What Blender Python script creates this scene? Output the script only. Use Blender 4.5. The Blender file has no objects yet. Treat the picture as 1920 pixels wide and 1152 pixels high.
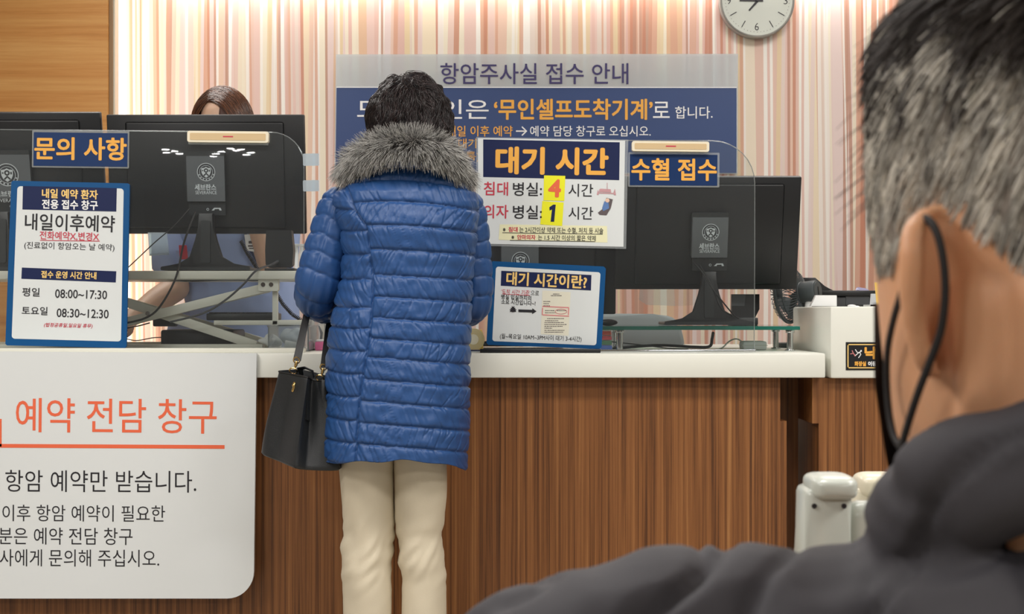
import bpy, bmesh, math, random
import numpy as np
from mathutils import Vector, Matrix, noise

# ------------------------------------------------------------------ camera, world, lights, exposure
F, YH, CAMZ = 2770.0, 584.0, 1.036          # focal length and horizon in photo pixels, lens height in metres
SC = bpy.context.scene
COL = SC.collection
cam = bpy.data.objects.new('camera', bpy.data.cameras.new('camera'))
COL.objects.link(cam)
cam.location = (0, 0, CAMZ)
cam.rotation_euler = (math.pi / 2, 0, 0)
cam.data.sensor_width = 36
cam.data.lens = F / 1920 * 36
cam.data.shift_y = (YH - 576) / 1920
cam.data.clip_start = 0.05
cam.data.dof.use_dof = True
cam.data.dof.focus_distance = 3.6
cam.data.dof.aperture_fstop = 18
SC.camera = cam
SC.view_settings.view_transform = 'Standard'
SC.view_settings.look = 'None'
SC.view_settings.gamma = 1
SC.view_settings.use_curve_mapping = False
SC.view_settings.exposure = -0.22
SC.cycles.transparent_max_bounces = 24
SC.cycles.max_bounces = 8
W = bpy.data.worlds.new('world')
SC.world = W
W.use_nodes = True
W.node_tree.nodes['Background'].inputs[0].default_value = (1, 0.97, 0.93, 1)
W.node_tree.nodes['Background'].inputs[1].default_value = 0.4

WALLY = 5.93
CEIL = 2.75

def area(name, loc, sx, sy, power, color=(1, 0.97, 0.93), rot=(0, 0, 0), shape='RECTANGLE', spread=180):
    l = bpy.data.lights.new(name, 'AREA')
    l.shape = shape
    l.size = sx
    if shape in ('RECTANGLE', 'ELLIPSE'):
        l.size_y = sy
    l.energy = power
    l.color = color
    l.spread = math.radians(spread)
    o = bpy.data.objects.new(name, l)
    COL.objects.link(o)
    o.location = loc
    o.rotation_euler = rot
    return o

# ceiling panels of the waiting hall and over the counter
for i, (x, y) in enumerate([(-2.2, 0.6), (2.2, 0.6), (-2.2, -2.4), (2.2, -2.4)]):
    area('ceiling_panel_light', (x, y, CEIL - 0.02), 1.2, 0.6, 62)
for i, x in enumerate([-1.6, 0.0, 1.6]):
    area('ceiling_panel_light', (x, 2.15, CEIL - 0.02), 0.9, 0.5, 30)
for i, x in enumerate([-1.2, 1.2]):
    area('ceiling_panel_light', (x, 4.75, CEIL - 0.02), 0.9, 0.4, 20)
# round downlights further back in the hall (they show as small ovals in the acrylic)
for px, py in ((432, 275), (452, 277), (415, 281), (405, 285), (443, 279), (470, 283), (462, 287), (400, 290), (310, 277), (312, 283), (327, 280), (336, 285), (1010, 470)):
    d = (CEIL - CAMZ) * F / (YH - py)          # length of the mirrored ray up to the ceiling
    if d < 30:
        area('downlight', ((px - 960) * d / F, 7.6 - d, CEIL - 0.02), 0.08, 0.08, 1.6, shape='DISK')
# LED tape in the slot above the striped wall and behind the edge of the timber panel
area('cove_light', (1.6, WALLY - 0.05, 2.40), 6.0, 0.03, 22, (1, 0.95, 0.88))
area('edge_light', (-1.66, WALLY - 0.06, 1.35), 2.3, 0.02, 13, (1, 0.95, 0.88), rot=(0, math.radians(-90), 0))

# ------------------------------------------------------------------ helpers
ORG = {}
rng = np.random.default_rng(7)
random.seed(7)

def P(px, py, Y):
    return Vector(((px - 960) * Y / F, Y, CAMZ - (py - YH) * Y / F))

def lin(c):
    if isinstance(c, str):
        c = [int(c[i:i + 2], 16) for i in (0, 2, 4)]
    return tuple(((v / 255) / 12.92 if v / 255 <= 0.04045 else ((v / 255 + 0.055) / 1.055) ** 2.4) for v in c) + (1.0,)

def mat(name, col, rough=0.5, metal=0.0, bump=0.0, bscale=300, spec=0.5, var=0.0, vscale=8, sss=0.0, stretch=(1, 1, 1)):
    m = bpy.data.materials.new(name)
    m.use_nodes = True
    nt = m.node_tree
    b = nt.nodes['Principled BSDF']
    b.inputs['Base Color'].default_value = lin(col)
    b.inputs['Roughness'].default_value = rough
    b.inputs['Metallic'].default_value = metal
    b.inputs['Specular IOR Level'].default_value = spec
    if sss:
        b.inputs['Subsurface Weight'].default_value = sss
        b.inputs['Subsurface Radius'].default_value = (0.006, 0.003, 0.0015)
        b.inputs['Subsurface Scale'].default_value = 1.0
    geo = nt.nodes.new('ShaderNodeNewGeometry')
    mp = nt.nodes.new('ShaderNodeMapping')
    mp.inputs['Scale'].default_value = stretch
    nt.links.new(geo.outputs['Position'], mp.inputs['Vector'])
    if var:
        n = nt.nodes.new('ShaderNodeTexNoise')
        n.inputs['Scale'].default_value = vscale
        n.inputs['Detail'].default_value = 4
        nt.links.new(mp.outputs[0], n.inputs['Vector'])
        h = nt.nodes.new('ShaderNodeHueSaturation')
        h.inputs['Color'].default_value = lin(col)
        mr = nt.nodes.new('ShaderNodeMapRange')
        mr.inputs[3].default_value = 1 - var
        mr.inputs[4].default_value = 1 + var
        nt.links.new(n.outputs[0], mr.inputs[0])
        nt.links.new(mr.outputs[0], h.inputs['Value'])
        nt.links.new(h.outputs[0], b.inputs['Base Color'])
    if bump:
        n2 = nt.nodes.new('ShaderNodeTexNoise')
        n2.inputs['Scale'].default_value = bscale
        n2.inputs['Detail'].default_value = 3
        nt.links.new(mp.outputs[0], n2.inputs['Vector'])
        bp = nt.nodes.new('ShaderNodeBump')
        bp.inputs['Strength'].default_value = bump
        bp.inputs['Distance'].default_value = 0.002
        nt.links.new(n2.outputs[0], bp.inputs['Height'])
        nt.links.new(bp.outputs[0], b.inputs['Normal'])
    return m

def wood(name, stops, scale, rough=0.4, detail=7):
    """veneer: noise stretched along the grain, through a colour ramp"""
    m = bpy.data.materials.new(name)
    m.use_nodes = True
    nt = m.node_tree
    b = nt.nodes['Principled BSDF']
    b.inputs['Roughness'].default_value = rough
    geo = nt.nodes.new('ShaderNodeNewGeometry')
    mp = nt.nodes.new('ShaderNodeMapping')
    mp.inputs['Scale'].default_value = scale
    nt.links.new(geo.outputs['Position'], mp.inputs['Vector'])
    n = nt.nodes.new('ShaderNodeTexNoise')
    n.inputs['Scale'].default_value = 1
    n.inputs['Detail'].default_value = detail
    n.inputs['Roughness'].default_value = 0.72
    n.inputs['Distortion'].default_value = 0.25
    nt.links.new(mp.outputs[0], n.inputs['Vector'])
    r = nt.nodes.new('ShaderNodeValToRGB')
    els = r.color_ramp.elements
    els[0].position, els[0].color = stops[0][0], lin(stops[0][1])
    els[1].position, els[1].color = stops[-1][0], lin(stops[-1][1])
    for p, c in stops[1:-1]:
        e = els.new(p)
        e.color = lin(c)
    nt.links.new(n.outputs[0], r.inputs[0])
    nt.links.new(r.outputs[0], b.inputs['Base Color'])
    bp = nt.nodes.new('ShaderNodeBump')
    bp.inputs['Strength'].default_value = 0.08
    bp.inputs['Distance'].default_value = 0.001
    nt.links.new(n.outputs[0], bp.inputs['Height'])
    nt.links.new(bp.outputs[0], b.inputs['Normal'])
    return m

def clear(name, tint, ior=1.45, rough=0.02, gloss=1.0, haze=0.0):
    m = bpy.data.materials.new(name)
    m.use_nodes = True
    nt = m.node_tree
    nt.nodes.remove(nt.nodes['Principled BSDF'])
    out = nt.nodes['Material Output']
    t = nt.nodes.new('ShaderNodeBsdfTransparent')
    t.inputs[0].default_value = tint
    g = nt.nodes.new('ShaderNodeBsdfGlossy')
    g.inputs['Roughness'].default_value = rough
    fr = nt.nodes.new('ShaderNodeFresnel')
    fr.inputs[0].default_value = ior
    k = nt.nodes.new('ShaderNodeMath')
    k.operation = 'MULTIPLY'
    k.inputs[1].default_value = gloss
    nt.links.new(fr.outputs[0], k.inputs[0])
    mx = nt.nodes.new('ShaderNodeMixShader')
    nt.links.new(k.outputs[0], mx.inputs[0])
    nt.links.new(t.outputs[0], mx.inputs[1])
    nt.links.new(g.outputs[0], mx.inputs[2])
    last = mx
    if haze:
        d = nt.nodes.new('ShaderNodeBsdfDiffuse')
        d.inputs[0].default_value = (0.8, 0.85, 0.88, 1)
        m2 = nt.nodes.new('ShaderNodeMixShader')
        m2.inputs[0].default_value = haze
        nt.links.new(mx.outputs[0], m2.inputs[1])
        nt.links.new(d.outputs[0], m2.inputs[2])
        last = m2
    nt.links.new(last.outputs[0], out.inputs[0])
    return m

def attr_mat(name, rough=0.4, spec=0.5):
    m = bpy.data.materials.new(name)
    m.use_nodes = True
    nt = m.node_tree
    b = nt.nodes['Principled BSDF']
    b.inputs['Roughness'].default_value = rough
    b.inputs['Specular IOR Level'].default_value = spec
    a = nt.nodes.new('ShaderNodeAttribute')
    a.attribute_name = 'strand'
    nt.links.new(a.outputs['Color'], b.inputs['Base Color'])
    return m

class G:
    """collects geometry in world metres"""
    def __init__(s):
        s.v, s.f, s.c = [], [], []
    def add(s, v, f):
        o = len(s.v)
        s.v.extend([tuple(p) for p in v])
        s.f.extend([tuple(i + o for i in q) for q in f])
        return s
    def box(s, x0, x1, y0, y1, z0, z1, bev=0.0, seg=2):
        bm = bmesh.new()
        bmesh.ops.create_cube(bm, size=1)
        for v in bm.verts:
            v.co = Vector(((x0 + x1) / 2 + v.co.x * (x1 - x0), (y0 + y1) / 2 + v.co.y * (y1 - y0), (z0 + z1) / 2 + v.co.z * (z1 - z0)))
        if bev:
            bmesh.ops.bevel(bm, geom=bm.edges[:], offset=bev, segments=seg, affect='EDGES', profile=0.5)
        return s._bm(bm)
    def _bm(s, bm, M=None):
        bm.verts.index_update()
        s.add([(M @ v.co if M else v.co) for v in bm.verts], [[v.index for v in f.verts] for f in bm.faces])
        bm.free()
        return s
    def poly(s, pts, d, bev=0.0, seg=2):
        """planar polygon (world points) extruded along the vector d"""
        n = len(pts)
        d = Vector(d)
        a = [Vector(p) for p in pts]
        nrm = Vector((0, 0, 0))
        for i in range(n):
            nrm += (a[i] - a[0]).cross(a[(i + 1) % n] - a[0])
        if nrm.dot(d) > 0:
            a.reverse()
        b = [p + d for p in a]
        if not bev:
            s.add(a + b, [list(range(n)), list(range(2 * n - 1, n - 1, -1))] + [[i, i + n, (i + 1) % n + n, (i + 1) % n] for i in range(n)])
            return s
        bm = bmesh.new()
        va = [bm.verts.new(p) for p in a]
        vb = [bm.verts.new(p) for p in b]
        bm.faces.new(va)
        bm.faces.new(vb[::-1])
        for i in range(n):
            bm.faces.new((va[i], vb[i], vb[(i + 1) % n], va[(i + 1) % n]))
        bmesh.ops.bevel(bm, geom=bm.edges[:], offset=bev, segments=seg, affect='EDGES', profile=0.5)
        return s._bm(bm)
    def tube(s, pts, rad, n=10, cap=True, flat=None):
        """swept round (or flattened) tube with rounded ends"""
        pts = [Vector(p) for p in pts]
        k = len(pts)
        if not hasattr(rad, '__len__'):
            rad = [rad] * k
        rings = []
        t = (pts[1] - pts[0]).normalized()
        up = Vector((0, 0, 1)) if abs(t.z) < 0.9 else Vector((0, 1, 0))
        u = t.cross(up).normalized()
        seq = []
        if cap:
            for a in (80, 50, 25):
                seq.append((0, -math.sin(math.radians(a)), math.cos(math.radians(a))))
        for i in range(k):
            seq.append((i, 0, 1))
        if cap:
            for a in (25, 50, 80):
                seq.append((k - 1, math.sin(math.radians(a)), math.cos(math.radians(a))))
        vs = []
        for (i, off, sc) in seq:
            t = (pts[min(i + 1, k - 1)] - pts[max(i - 1, 0)]).normalized()
            u = (u - t * u.dot(t)).normalized()
            w = t.cross(u)
            c = pts[i] + t * off * rad[i]
            for j in range(n):
                a = 2 * math.pi * j / n
                uu = math.cos(a) * rad[i] * sc
                ww = math.sin(a) * rad[i] * sc * (flat or 1)
                vs.append(c + u * uu + w * ww)
        m = len(seq)
        fs = []
        for i in range(m - 1):
            for j in range(n):
                fs.append([i * n + j, i * n + (j + 1) % n, (i + 1) * n + (j + 1) % n, (i + 1) * n + j])
        fs.append(list(range(n))[::-1])
        fs.append([(m - 1) * n + j for j in range(n)])
        return s.add(vs, fs)
    def ell(s, c, r, nu=24, nv=16, M=None):
        vs, fs = [], []
        c = Vector(c)
        for i in range(1, nv):
            ph = math.pi * i / nv
            for j in range(nu):
                th = 2 * math.pi * j / nu
                p = Vector((r[0] * math.sin(ph) * math.cos(th), r[1] * math.sin(ph) * math.sin(th), r[2] * math.cos(ph)))
                vs.append(c + (M @ p if M else p))
        for i in range(nv - 2):
            for j in range(nu):
                fs.append([i * nu + j, (i + 1) * nu + j, (i + 1) * nu + (j + 1) % nu, i * nu + (j + 1) % nu])
        fs.append(list(range(nu)))
        fs.append([(nv - 2) * nu + j for j in range(nu)][::-1])
        return s.add(vs, fs)
    def loft(s, rings, closed=True):
        n = len(rings[0])
        vs = [p for r in rings for p in r]
        fs = []
        for i in range(len(rings) - 1):
            for j in range(n if closed else n - 1):
                fs.append([i * n + j, i * n + (j + 1) % n, (i + 1) * n + (j + 1) % n, (i + 1) * n + j])
        if closed:
            fs.append(list(range(n))[::-1])
            fs.append([(len(rings) - 1) * n + j for j in range(n)])
        return s.add(vs, fs)
    def cyl(s, c, axis, r, L, n=24, r2=None, bev=0.0):
        """cylinder with its base centre at c"""
        axis = Vector(axis).normalized()
        bm = bmesh.new()
        bmesh.ops.create_cone(bm, cap_ends=True, segments=n, radius1=r, radius2=r if r2 is None else r2, depth=L)
        if bev:
            es = [e for e in bm.edges if abs(e.verts[0].co.z - e.verts[1].co.z) < 1e-6]
            bmesh.ops.bevel(bm, geom=es, offset=bev, segments=2, affect='EDGES', profile=0.5)
        M = Matrix.Translation(Vector(c) + axis * L / 2) @ axis.to_track_quat('Z', 'Y').to_matrix().to_4x4()
        return s._bm(bm, M)
    def torus(s, c, axis, R, r, n=36, m=8):
        axis = Vector(axis).normalized()
        q = axis.to_track_quat('Z', 'Y').to_matrix()
        c = Vector(c)
        vs, fs = [], []
        for i in range(n):
            a = 2 * math.pi * i / n
            for j in range(m):
                b = 2 * math.pi * j / m
                vs.append(c + q @ Vector(((R + r * math.cos(b)) * math.cos(a), (R + r * math.cos(b)) * math.sin(a), r * math.sin(b))))
        for i in range(n):
            for j in range(m):
                fs.append([i * m + j, ((i + 1) % n) * m + j, ((i + 1) % n) * m + (j + 1) % m, i * m + (j + 1) % m])
        return s.add(vs, fs)

def link_mesh(name, me, m, parent=None, smooth=True, loc=None):
    if m is not None:
        me.materials.append(m)
    if parent is not None:
        org = ORG[parent.name]
    else:
        org = Vector(loc) if loc is not None else Vector((0, 0, 0))
    n = len(me.vertices)
    co = np.empty(n * 3)
    me.vertices.foreach_get('co', co)
    co = co.reshape(-1, 3) - np.array(org)
    me.vertices.foreach_set('co', co.ravel())
    if smooth:
        me.polygons.foreach_set('use_smooth', [True] * len(me.polygons))
        try:
            me.set_sharp_from_angle(angle=math.radians(40 if smooth is True else smooth))
        except Exception:
            pass
    me.update()
    o = bpy.data.objects.new(name, me)
    COL.objects.link(o)
    if parent is not None:
        o.parent = parent
    else:
        o.location = org
    ORG[o.name] = org
    return o

def obj(name, g, m, parent=None, smooth=True, label=None, loc=None):
    me = bpy.data.meshes.new(name)
    me.from_pydata(g.v, [], g.f)
    if parent is None and loc is None and g.v:
        a = np.array(g.v)
        loc = ((a[:, 0].min() + a[:, 0].max()) / 2, (a[:, 1].min() + a[:, 1].max()) / 2, a[:, 2].min())
    o = link_mesh(name, me, m, parent, smooth, loc)
    if label:
        o['label'] = label
    return o

def thing(name, loc, label, cat, group=None):
    o = bpy.data.objects.new(name, None)
    COL.objects.link(o)
    o.location = loc
    ORG[o.name] = Vector(loc)
    o['label'], o['category'] = label, cat
    if group:
        o['group'] = group
    return o

def tag(o, label, cat, group=None):
    o['label'], o['category'] = label, cat
    if group:
        o['group'] = group
    return o

def struct(name, g, m, parent=None, smooth=True):
    o = obj(name, g, m, parent, smooth)
    o['kind'] = 'structure'
    return o

def rrect(x0, y0, x1, y1, r=0, rot=0, about=None, n=6):
    """rounded rectangle outline in photo pixels, turned by rot degrees (clockwise in the picture)"""
    pts = []
    if r <= 0:
        pts = [(x0, y0), (x1, y0), (x1, y1), (x0, y1)]
    else:
        for cx, cy, a0 in ((x1 - r, y0 + r, -90), (x1 - r, y1 - r, 0), (x0 + r, y1 - r, 90), (x0 + r, y0 + r, 180)):
            for i in range(n + 1):
                a = math.radians(a0 + 90 * i / n)
                pts.append((cx + r * math.cos(a), cy + r * math.sin(a)))
    if rot:
        pts = rotp(pts, rot, about or ((x0 + x1) / 2, (y0 + y1) / 2))
    return pts

def rotp(pts, rot, c):
    a = math.radians(rot)
    return [(c[0] + (x - c[0]) * math.cos(a) - (y - c[1]) * math.sin(a), c[1] + (x - c[0]) * math.sin(a) + (y - c[1]) * math.cos(a)) for x, y in pts]

def plate(pts, Y, th, g=None):
    """flat sheet whose front face lies in the plane at depth Y"""
    g = g or G()
    return g.poly([P(x, y, Y) for x, y in pts], (0, th, 0))

_dg = None
def text(parent, s, cx, cy, w, h, Y, m, rot=0, about=None, bold=0.0, name='lettering', shear=0, ex=0.0002):
    """one line of printed lettering, fitted to a box of w x h photo pixels about (cx, cy)"""
    cu = bpy.data.curves.new('lettering', 'FONT')
    cu.body = s
    cu.size = 1
    cu.offset = min(bold, 0)
    cu.shear = shear
    cu.resolution_u = 3
    t = bpy.data.objects.new('lettering', cu)
    COL.objects.link(t)
    dg = bpy.context.evaluated_depsgraph_get()
    me = bpy.data.meshes.new_from_object(t.evaluated_get(dg))
    bpy.data.objects.remove(t)
    bpy.data.curves.remove(cu)
    n = len(me.vertices)
    co = np.empty(n * 3)
    me.vertices.foreach_get('co', co)
    co = co.reshape(-1, 3)
    lo, hi = co.min(0), co.max(0)
    sx = w / (hi[0] - lo[0])
    sy = h / (hi[1] - lo[1]) if h else sx
    x = cx + (co[:, 0] - (lo[0] + hi[0]) / 2) * sx
    xs0 = x.copy()
    y = cy - (co[:, 1] - (lo[1] + hi[1]) / 2) * sy
    if rot:
        c = about or (cx, cy)
        a = math.radians(rot)
        x, y = c[0] + (x - c[0]) * math.cos(a) - (y - c[1]) * math.sin(a), c[1] + (x - c[0]) * math.sin(a) + (y - c[1]) * math.cos(a)
    faces = [tuple(p.vertices) for p in me.polygons]
    bpy.data.meshes.remove(me)
    zoff = co[:, 2]
    # words of large lettering are separate objects
    word = np.zeros(n, int)
    if h and h >= 16:
        iv = sorted((min(xs0[i] for i in f), max(xs0[i] for i in f)) for f in faces)
        cuts, hi_ = [], iv[0][1]
        for a_, b_ in iv:
            if a_ - hi_ > 0.15 * h:
                cuts.append((a_ + hi_) / 2)
            hi_ = max(hi_, b_)
        word = np.searchsorted(np.array(cuts), xs0) if cuts else word
    b = bold * (h or w / 6)
    offs = [(0, 0)] + ([(b * math.cos(math.pi * i / 4), b * math.sin(math.pi * i / 4)) for i in range(8)] if bold > 0 else [])
    first = None
    for wd in range(word.max() + 1):
        idx = np.nonzero(word == wd)[0]
        new = {int(i): k for k, i in enumerate(idx)}
        fs = [[new[i] for i in f] for f in faces if f[0] in new]
        V, FF = [], []
        for k, (ox, oy_) in enumerate(offs):
            base = len(V)
            V += [((x[i] + ox - 960) * Y / F, Y - zoff[i] * 0.2 - k * 0.000002, CAMZ - (y[i] + oy_ - YH) * Y / F) for i in idx]
            FF += [[i + base for i in f] for f in fs]
        me = bpy.data.meshes.new(name)
        me.from_pydata(V, [], FF)
        o = link_mesh(name, me, m, parent, smooth=False)
        first = first or o
    return first

def interp(x, xs, ys):
    return np.interp(x, xs, ys)

def remesh(g, voxel, smooth_iter=4, factor=0.5):
    me = bpy.data.meshes.new('tmp')
    me.from_pydata(g.v, [], g.f)
    o = bpy.data.objects.new('tmp', me)
    COL.objects.link(o)
    r = o.modifiers.new('r', 'REMESH')
    r.mode = 'VOXEL'
    r.voxel_size = voxel
    if smooth_iter:
        s = o.modifiers.new('s', 'SMOOTH')
        s.iterations = smooth_iter
        s.factor = factor
    dg = bpy.context.evaluated_depsgraph_get()
    out = bpy.data.meshes.new_from_object(o.evaluated_get(dg))
    bpy.data.objects.remove(o)
    bpy.data.meshes.remove(me)
    return out

def displace(me, fn):
    n = len(me.vertices)
    co = np.empty(n * 3)
    no = np.empty(n * 3)
    me.vertices.foreach_get('co', co)
    me.vertices.foreach_get('normal', no)
    co, no = co.reshape(-1, 3), no.reshape(-1, 3)
    d = np.array([fn(p) for p in co])
    co += no * d[:, None]
    me.vertices.foreach_set('co', co.ravel())
    me.update()

def strands(name, lines, r0, cols, m, parent, sides=3, tip=0.25):
    """many tapered hairs as one mesh; cols: (root, tip) colour of each hair"""
    V, Fc, C = [], [], []
    for li, pts in enumerate(lines):
        k = len(pts)
        base = len(V)
        r_ = r0[li] if hasattr(r0, '__len__') else r0
        c0, c1 = cols[li]
        up = Vector((0.3, -0.8, 0.5)).normalized()
        for i in range(k):
            t = (pts[min(i + 1, k - 1)] - pts[max(i - 1, 0)])
            t = t.normalized() if t.length > 1e-9 else Vector((0, 0, 1))
            u = t.cross(up)
            u = u.normalized() if u.length > 1e-4 else Vector((1, 0, 0))
            w = t.cross(u)
            q = i / (k - 1)
            rr = r_ * (1 - (1 - tip) * q)
            for j in range(sides):
                a = 2 * math.pi * j / sides
                V.append(tuple(pts[i] + u * (math.cos(a) * rr) + w * (math.sin(a) * rr)))
                C.append((c0[0] + (c1[0] - c0[0]) * q, c0[1] + (c1[1] - c0[1]) * q, c0[2] + (c1[2] - c0[2]) * q, 1))
        for i in range(k - 1):
            for j in range(sides):
                a, b = base + i * sides + j, base + i * sides + (j + 1) % sides
                Fc.append((a, b, b + sides, a + sides))
    me = bpy.data.meshes.new(name)
    me.from_pydata(V, [], Fc)
    at = me.color_attributes.new('strand', 'FLOAT_COLOR', 'POINT')
    at.data.foreach_set('color', np.array(C, dtype=np.float32).ravel())
    return link_mesh(name, me, m, parent, smooth=180)

def hand(g, wrist, fwd, side, down, s=1.0, curl=0.5):
    """palm, four fingers of unequal length and a thumb; fwd along the hand, side towards the thumb, down = palm normal"""
    wrist, fwd, side, down = Vector(wrist), Vector(fwd).normalized(), Vector(side).normalized(), Vector(down).normalized()
    A = lambda f, sd, dn: wrist + (fwd * f + side * sd + down * dn) * s
    for sd in (-0.026, -0.009, 0.009, 0.026):
        g.tube([A(-0.02, sd * 0.6, 0), A(0.03, sd * 0.9, 0), A(0.085, sd, 0)], [0.017 * s, 0.016 * s, 0.012 * s], 10)
    for sd, L in ((0.029, 0.068), (0.010, 0.078), (-0.010, 0.072), (-0.028, 0.056)):
        p, a = A(0.085, sd, 0), 0.0
        pts = [A(0.06, sd * 0.95, 0), p]
        for part in (0.45, 0.3, 0.25):
            a += curl * 0.75
            p = p + (fwd * math.cos(a) + down * math.sin(a)) * L * part * s
            pts.append(p)
        g.tube(pts, [0.010 * s, 0.0092 * s, 0.0085 * s, 0.0078 * s, 0.0068 * s], 8)
    g.tube([A(0.015, 0.02, 0.004), A(0.045, 0.046, 0.010), A(0.07, 0.058, 0.016), A(0.09, 0.060, 0.022)], [0.013 * s, 0.011 * s, 0.0095 * s, 0.0075 * s], 8)
    return g
# ------------------------------------------------------------------ materials
def wallpaper():
    m = bpy.data.materials.new('striped_wallpaper')
    m.use_nodes = True
    nt = m.node_tree
    L = nt.links
    N = nt.nodes.new
    b = nt.nodes['Principled BSDF']
    b.inputs['Roughness'].default_value = 0.6
    geo = N('ShaderNodeNewGeometry')
    sep = N('ShaderNodeSeparateXYZ')
    L.new(geo.outputs['Position'], sep.inputs[0])
    mp = N('ShaderNodeMapping')
    mp.inputs['Scale'].default_value = (5, 1, 0.35)
    L.new(geo.outputs['Position'], mp.inputs[0])
    nz = N('ShaderNodeTexNoise')
    nz.inputs['Scale'].default_value = 1
    nz.inputs['Detail'].default_value = 1
    L.new(mp.outputs[0], nz.inputs['Vector'])
    def math_(op, a, v=None, c=None):
        n = N('ShaderNodeMath')
        n.operation = op
        for i, q in enumerate((a, v, c)):
            if q is None:
                continue
            if isinstance(q, (int, float)):
                n.inputs[i].default_value = q
            else:
                L.new(q, n.inputs[i])
        return n.outputs[0]
    warp = math_('MULTIPLY', nz.outputs[0], 0.05)
    xw = math_('ADD', sep.outputs[0], warp)
    pal = ['EBE1CC', 'E1C2B8', 'D5A48C', 'E3CFCB', 'DCB695', 'DCB6AB', 'F0EBE4', 'E2CCA6', 'C4856C', 'E3C2AF', 'B98A76', 'EAD8B9', 'DEBEB0', 'E1D0C5']
    def layer(scale, slope, off, order):
        t = math_('MULTIPLY', math_('ADD', math_('MULTIPLY', sep.outputs[2], slope), xw), scale)
        t = math_('ADD', t, off)
        vo = N('ShaderNodeTexVoronoi')
        vo.voronoi_dimensions = '1D'
        vo.inputs['Scale'].default_value = 1
        L.new(t, vo.inputs['W'])
        sc = N('ShaderNodeSeparateColor')
        L.new(vo.outputs['Color'], sc.inputs[0])
        r = N('ShaderNodeValToRGB')
        r.color_ramp.interpolation = 'CONSTANT'
        els = r.color_ramp.elements
        els[0].position, els[0].color = 0, lin(pal[order[0]])
        els[1].position, els[1].color = 1 / len(order), lin(pal[order[1]])
        for i in range(2, len(order)):
            e = els.new(i / len(order))
            e.color = lin(pal[order[i]])
        L.new(sc.outputs[0], r.inputs[0])
        return r.outputs[0], sc.outputs[1]
    c0, _ = layer(27, 0.004, 3.0, [0, 1, 3, 4, 5, 6, 12, 13, 9, 7])
    for scale, slope, off, thr, order in ((31, 0.016, 11.3, 0.56, [8, 2, 5, 1, 4, 0, 12, 11, 13]), (50, -0.012, 27.9, 0.6, [2, 6, 0, 8, 3, 7, 10, 9, 1]), (95, 0.006, 50.7, 0.7, [10, 6, 8, 0, 2, 6, 5, 13])):
        c1, g = layer(scale, slope, off, order)
        mx = N('ShaderNodeMix')
        mx.data_type = 'RGBA'
        L.new(math_('MULTIPLY', math_('GREATER_THAN', g, thr), 0.85), mx.inputs[0])
        L.new(c0, mx.inputs[6])
        L.new(c1, mx.inputs[7])
        c0 = mx.outputs[2]
    L.new(c0, b.inputs['Base Color'])
    return m

M = {}
M['paper'] = mat('white_paper', 'DFE4E5', 0.5)
M['navy'] = mat('navy_print', '1B2650', 0.4, spec=0.3)
M['navy2'] = mat('navy_sign', '0D2F60', 0.4, var=0.12, vscale=30, spec=0.3)
M['orange'] = mat('amber_print', 'F2B14A', 0.5)
M['yellowtx'] = mat('yellow_print', 'F6CF7E', 0.5)
M['black'] = mat('black_print', '1B1A22', 0.5)
M['red'] = mat('red_print', 'CC3A50', 0.5)
M['white'] = mat('white_print', 'F4F5F6', 0.5)
M['blueframe'] = mat('blue_frame', '0A5088', 0.4, spec=0.3)
M['coral'] = mat('coral_print', 'EC6A45', 0.5)
M['yellow'] = mat('yellow_card', 'F4F32A', 0.4)
M['paleyellow'] = mat('pale_yellow_strip', 'F1EFC6', 0.5)
M['signboard'] = mat('signboard_white', 'DFE3E4', 0.4)
M['solid'] = mat('white_solid_surface', 'EAEBE2', 0.3, var=0.02, vscale=3)
M['plastic_black'] = mat('black_plastic', '14161A', 0.42, bump=0.05, bscale=900)
M['plastic_dark'] = mat('dark_plastic', '24272A', 0.45)
M['greyplate'] = mat('grey_plate', '5A5E62', 0.45)
M['silver'] = mat('silver_print', 'C9D0D4', 0.4)
M['riser'] = mat('cream_metal', 'E4E3D8', 0.4)
M['chrome'] = mat('chrome', 'D5D8DA', 0.12, metal=1)
M['gold'] = mat('gold_metal', 'D9B878', 0.2, metal=1)
M['woodfront'] = wood('brown_veneer', [(0.3, '38200F'), (0.4, '5E381C'), (0.5, '80512B'), (0.58, '8E5C33'), (0.7, 'A87847')], (110, 110, 0.9), 0.4, 9)
M['woodwall'] = wood('honey_veneer', [(0.3, 'AE7436'), (0.46, 'C68A48'), (0.6, 'D09A58'), (0.75, 'DBA868')], (0.8, 1, 26), 0.42)
M['cream'] = mat('cream_plastic', 'F3EAD2', 0.4)
M['tan'] = mat('tan_face', 'D9BE92', 0.5)
M['acrylic'] = clear('clear_acrylic', (0.96, 0.98, 0.98, 1), 1.45, 0.01, 1.1, haze=0.018)
M['acrylic_edge'] = clear('acrylic_edge', (0.92, 0.95, 0.94, 1), 1.45, 0.15, 0.7, haze=0.22)
M['sleeve'] = clear('clear_sleeve', (0.97, 0.98, 0.98, 1), 1.45, 0.08, 1.0, haze=0.2)
M['film'] = clear('frosted_film', (0.9, 0.92, 0.93, 1), 1.4, 0.3, 0.6, haze=0.42)
M['tape'] = clear('blue_tape', (0.62, 0.78, 0.9, 1), 1.4, 0.3, 0.8, haze=0.45)
M['glass'] = clear('green_glass', (0.72, 0.9, 0.84, 1), 1.5, 0.01, 1.0)
M['glass_edge'] = mat('green_glass_edge', '2C6F62', 0.15)
M['cable'] = mat('black_cable', '1B1B1E', 0.45)
M['cablegrey'] = mat('grey_cable', '4A4B50', 0.45)
M['cablewhite'] = mat('white_cable', 'DDDDD6', 0.45)
M['greychair'] = mat('grey_fabric', '868D8E', 0.85, bump=0.1, bscale=500)
M['wallplain'] = mat('hall_wall', 'B9B6B0', 0.8)
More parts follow.
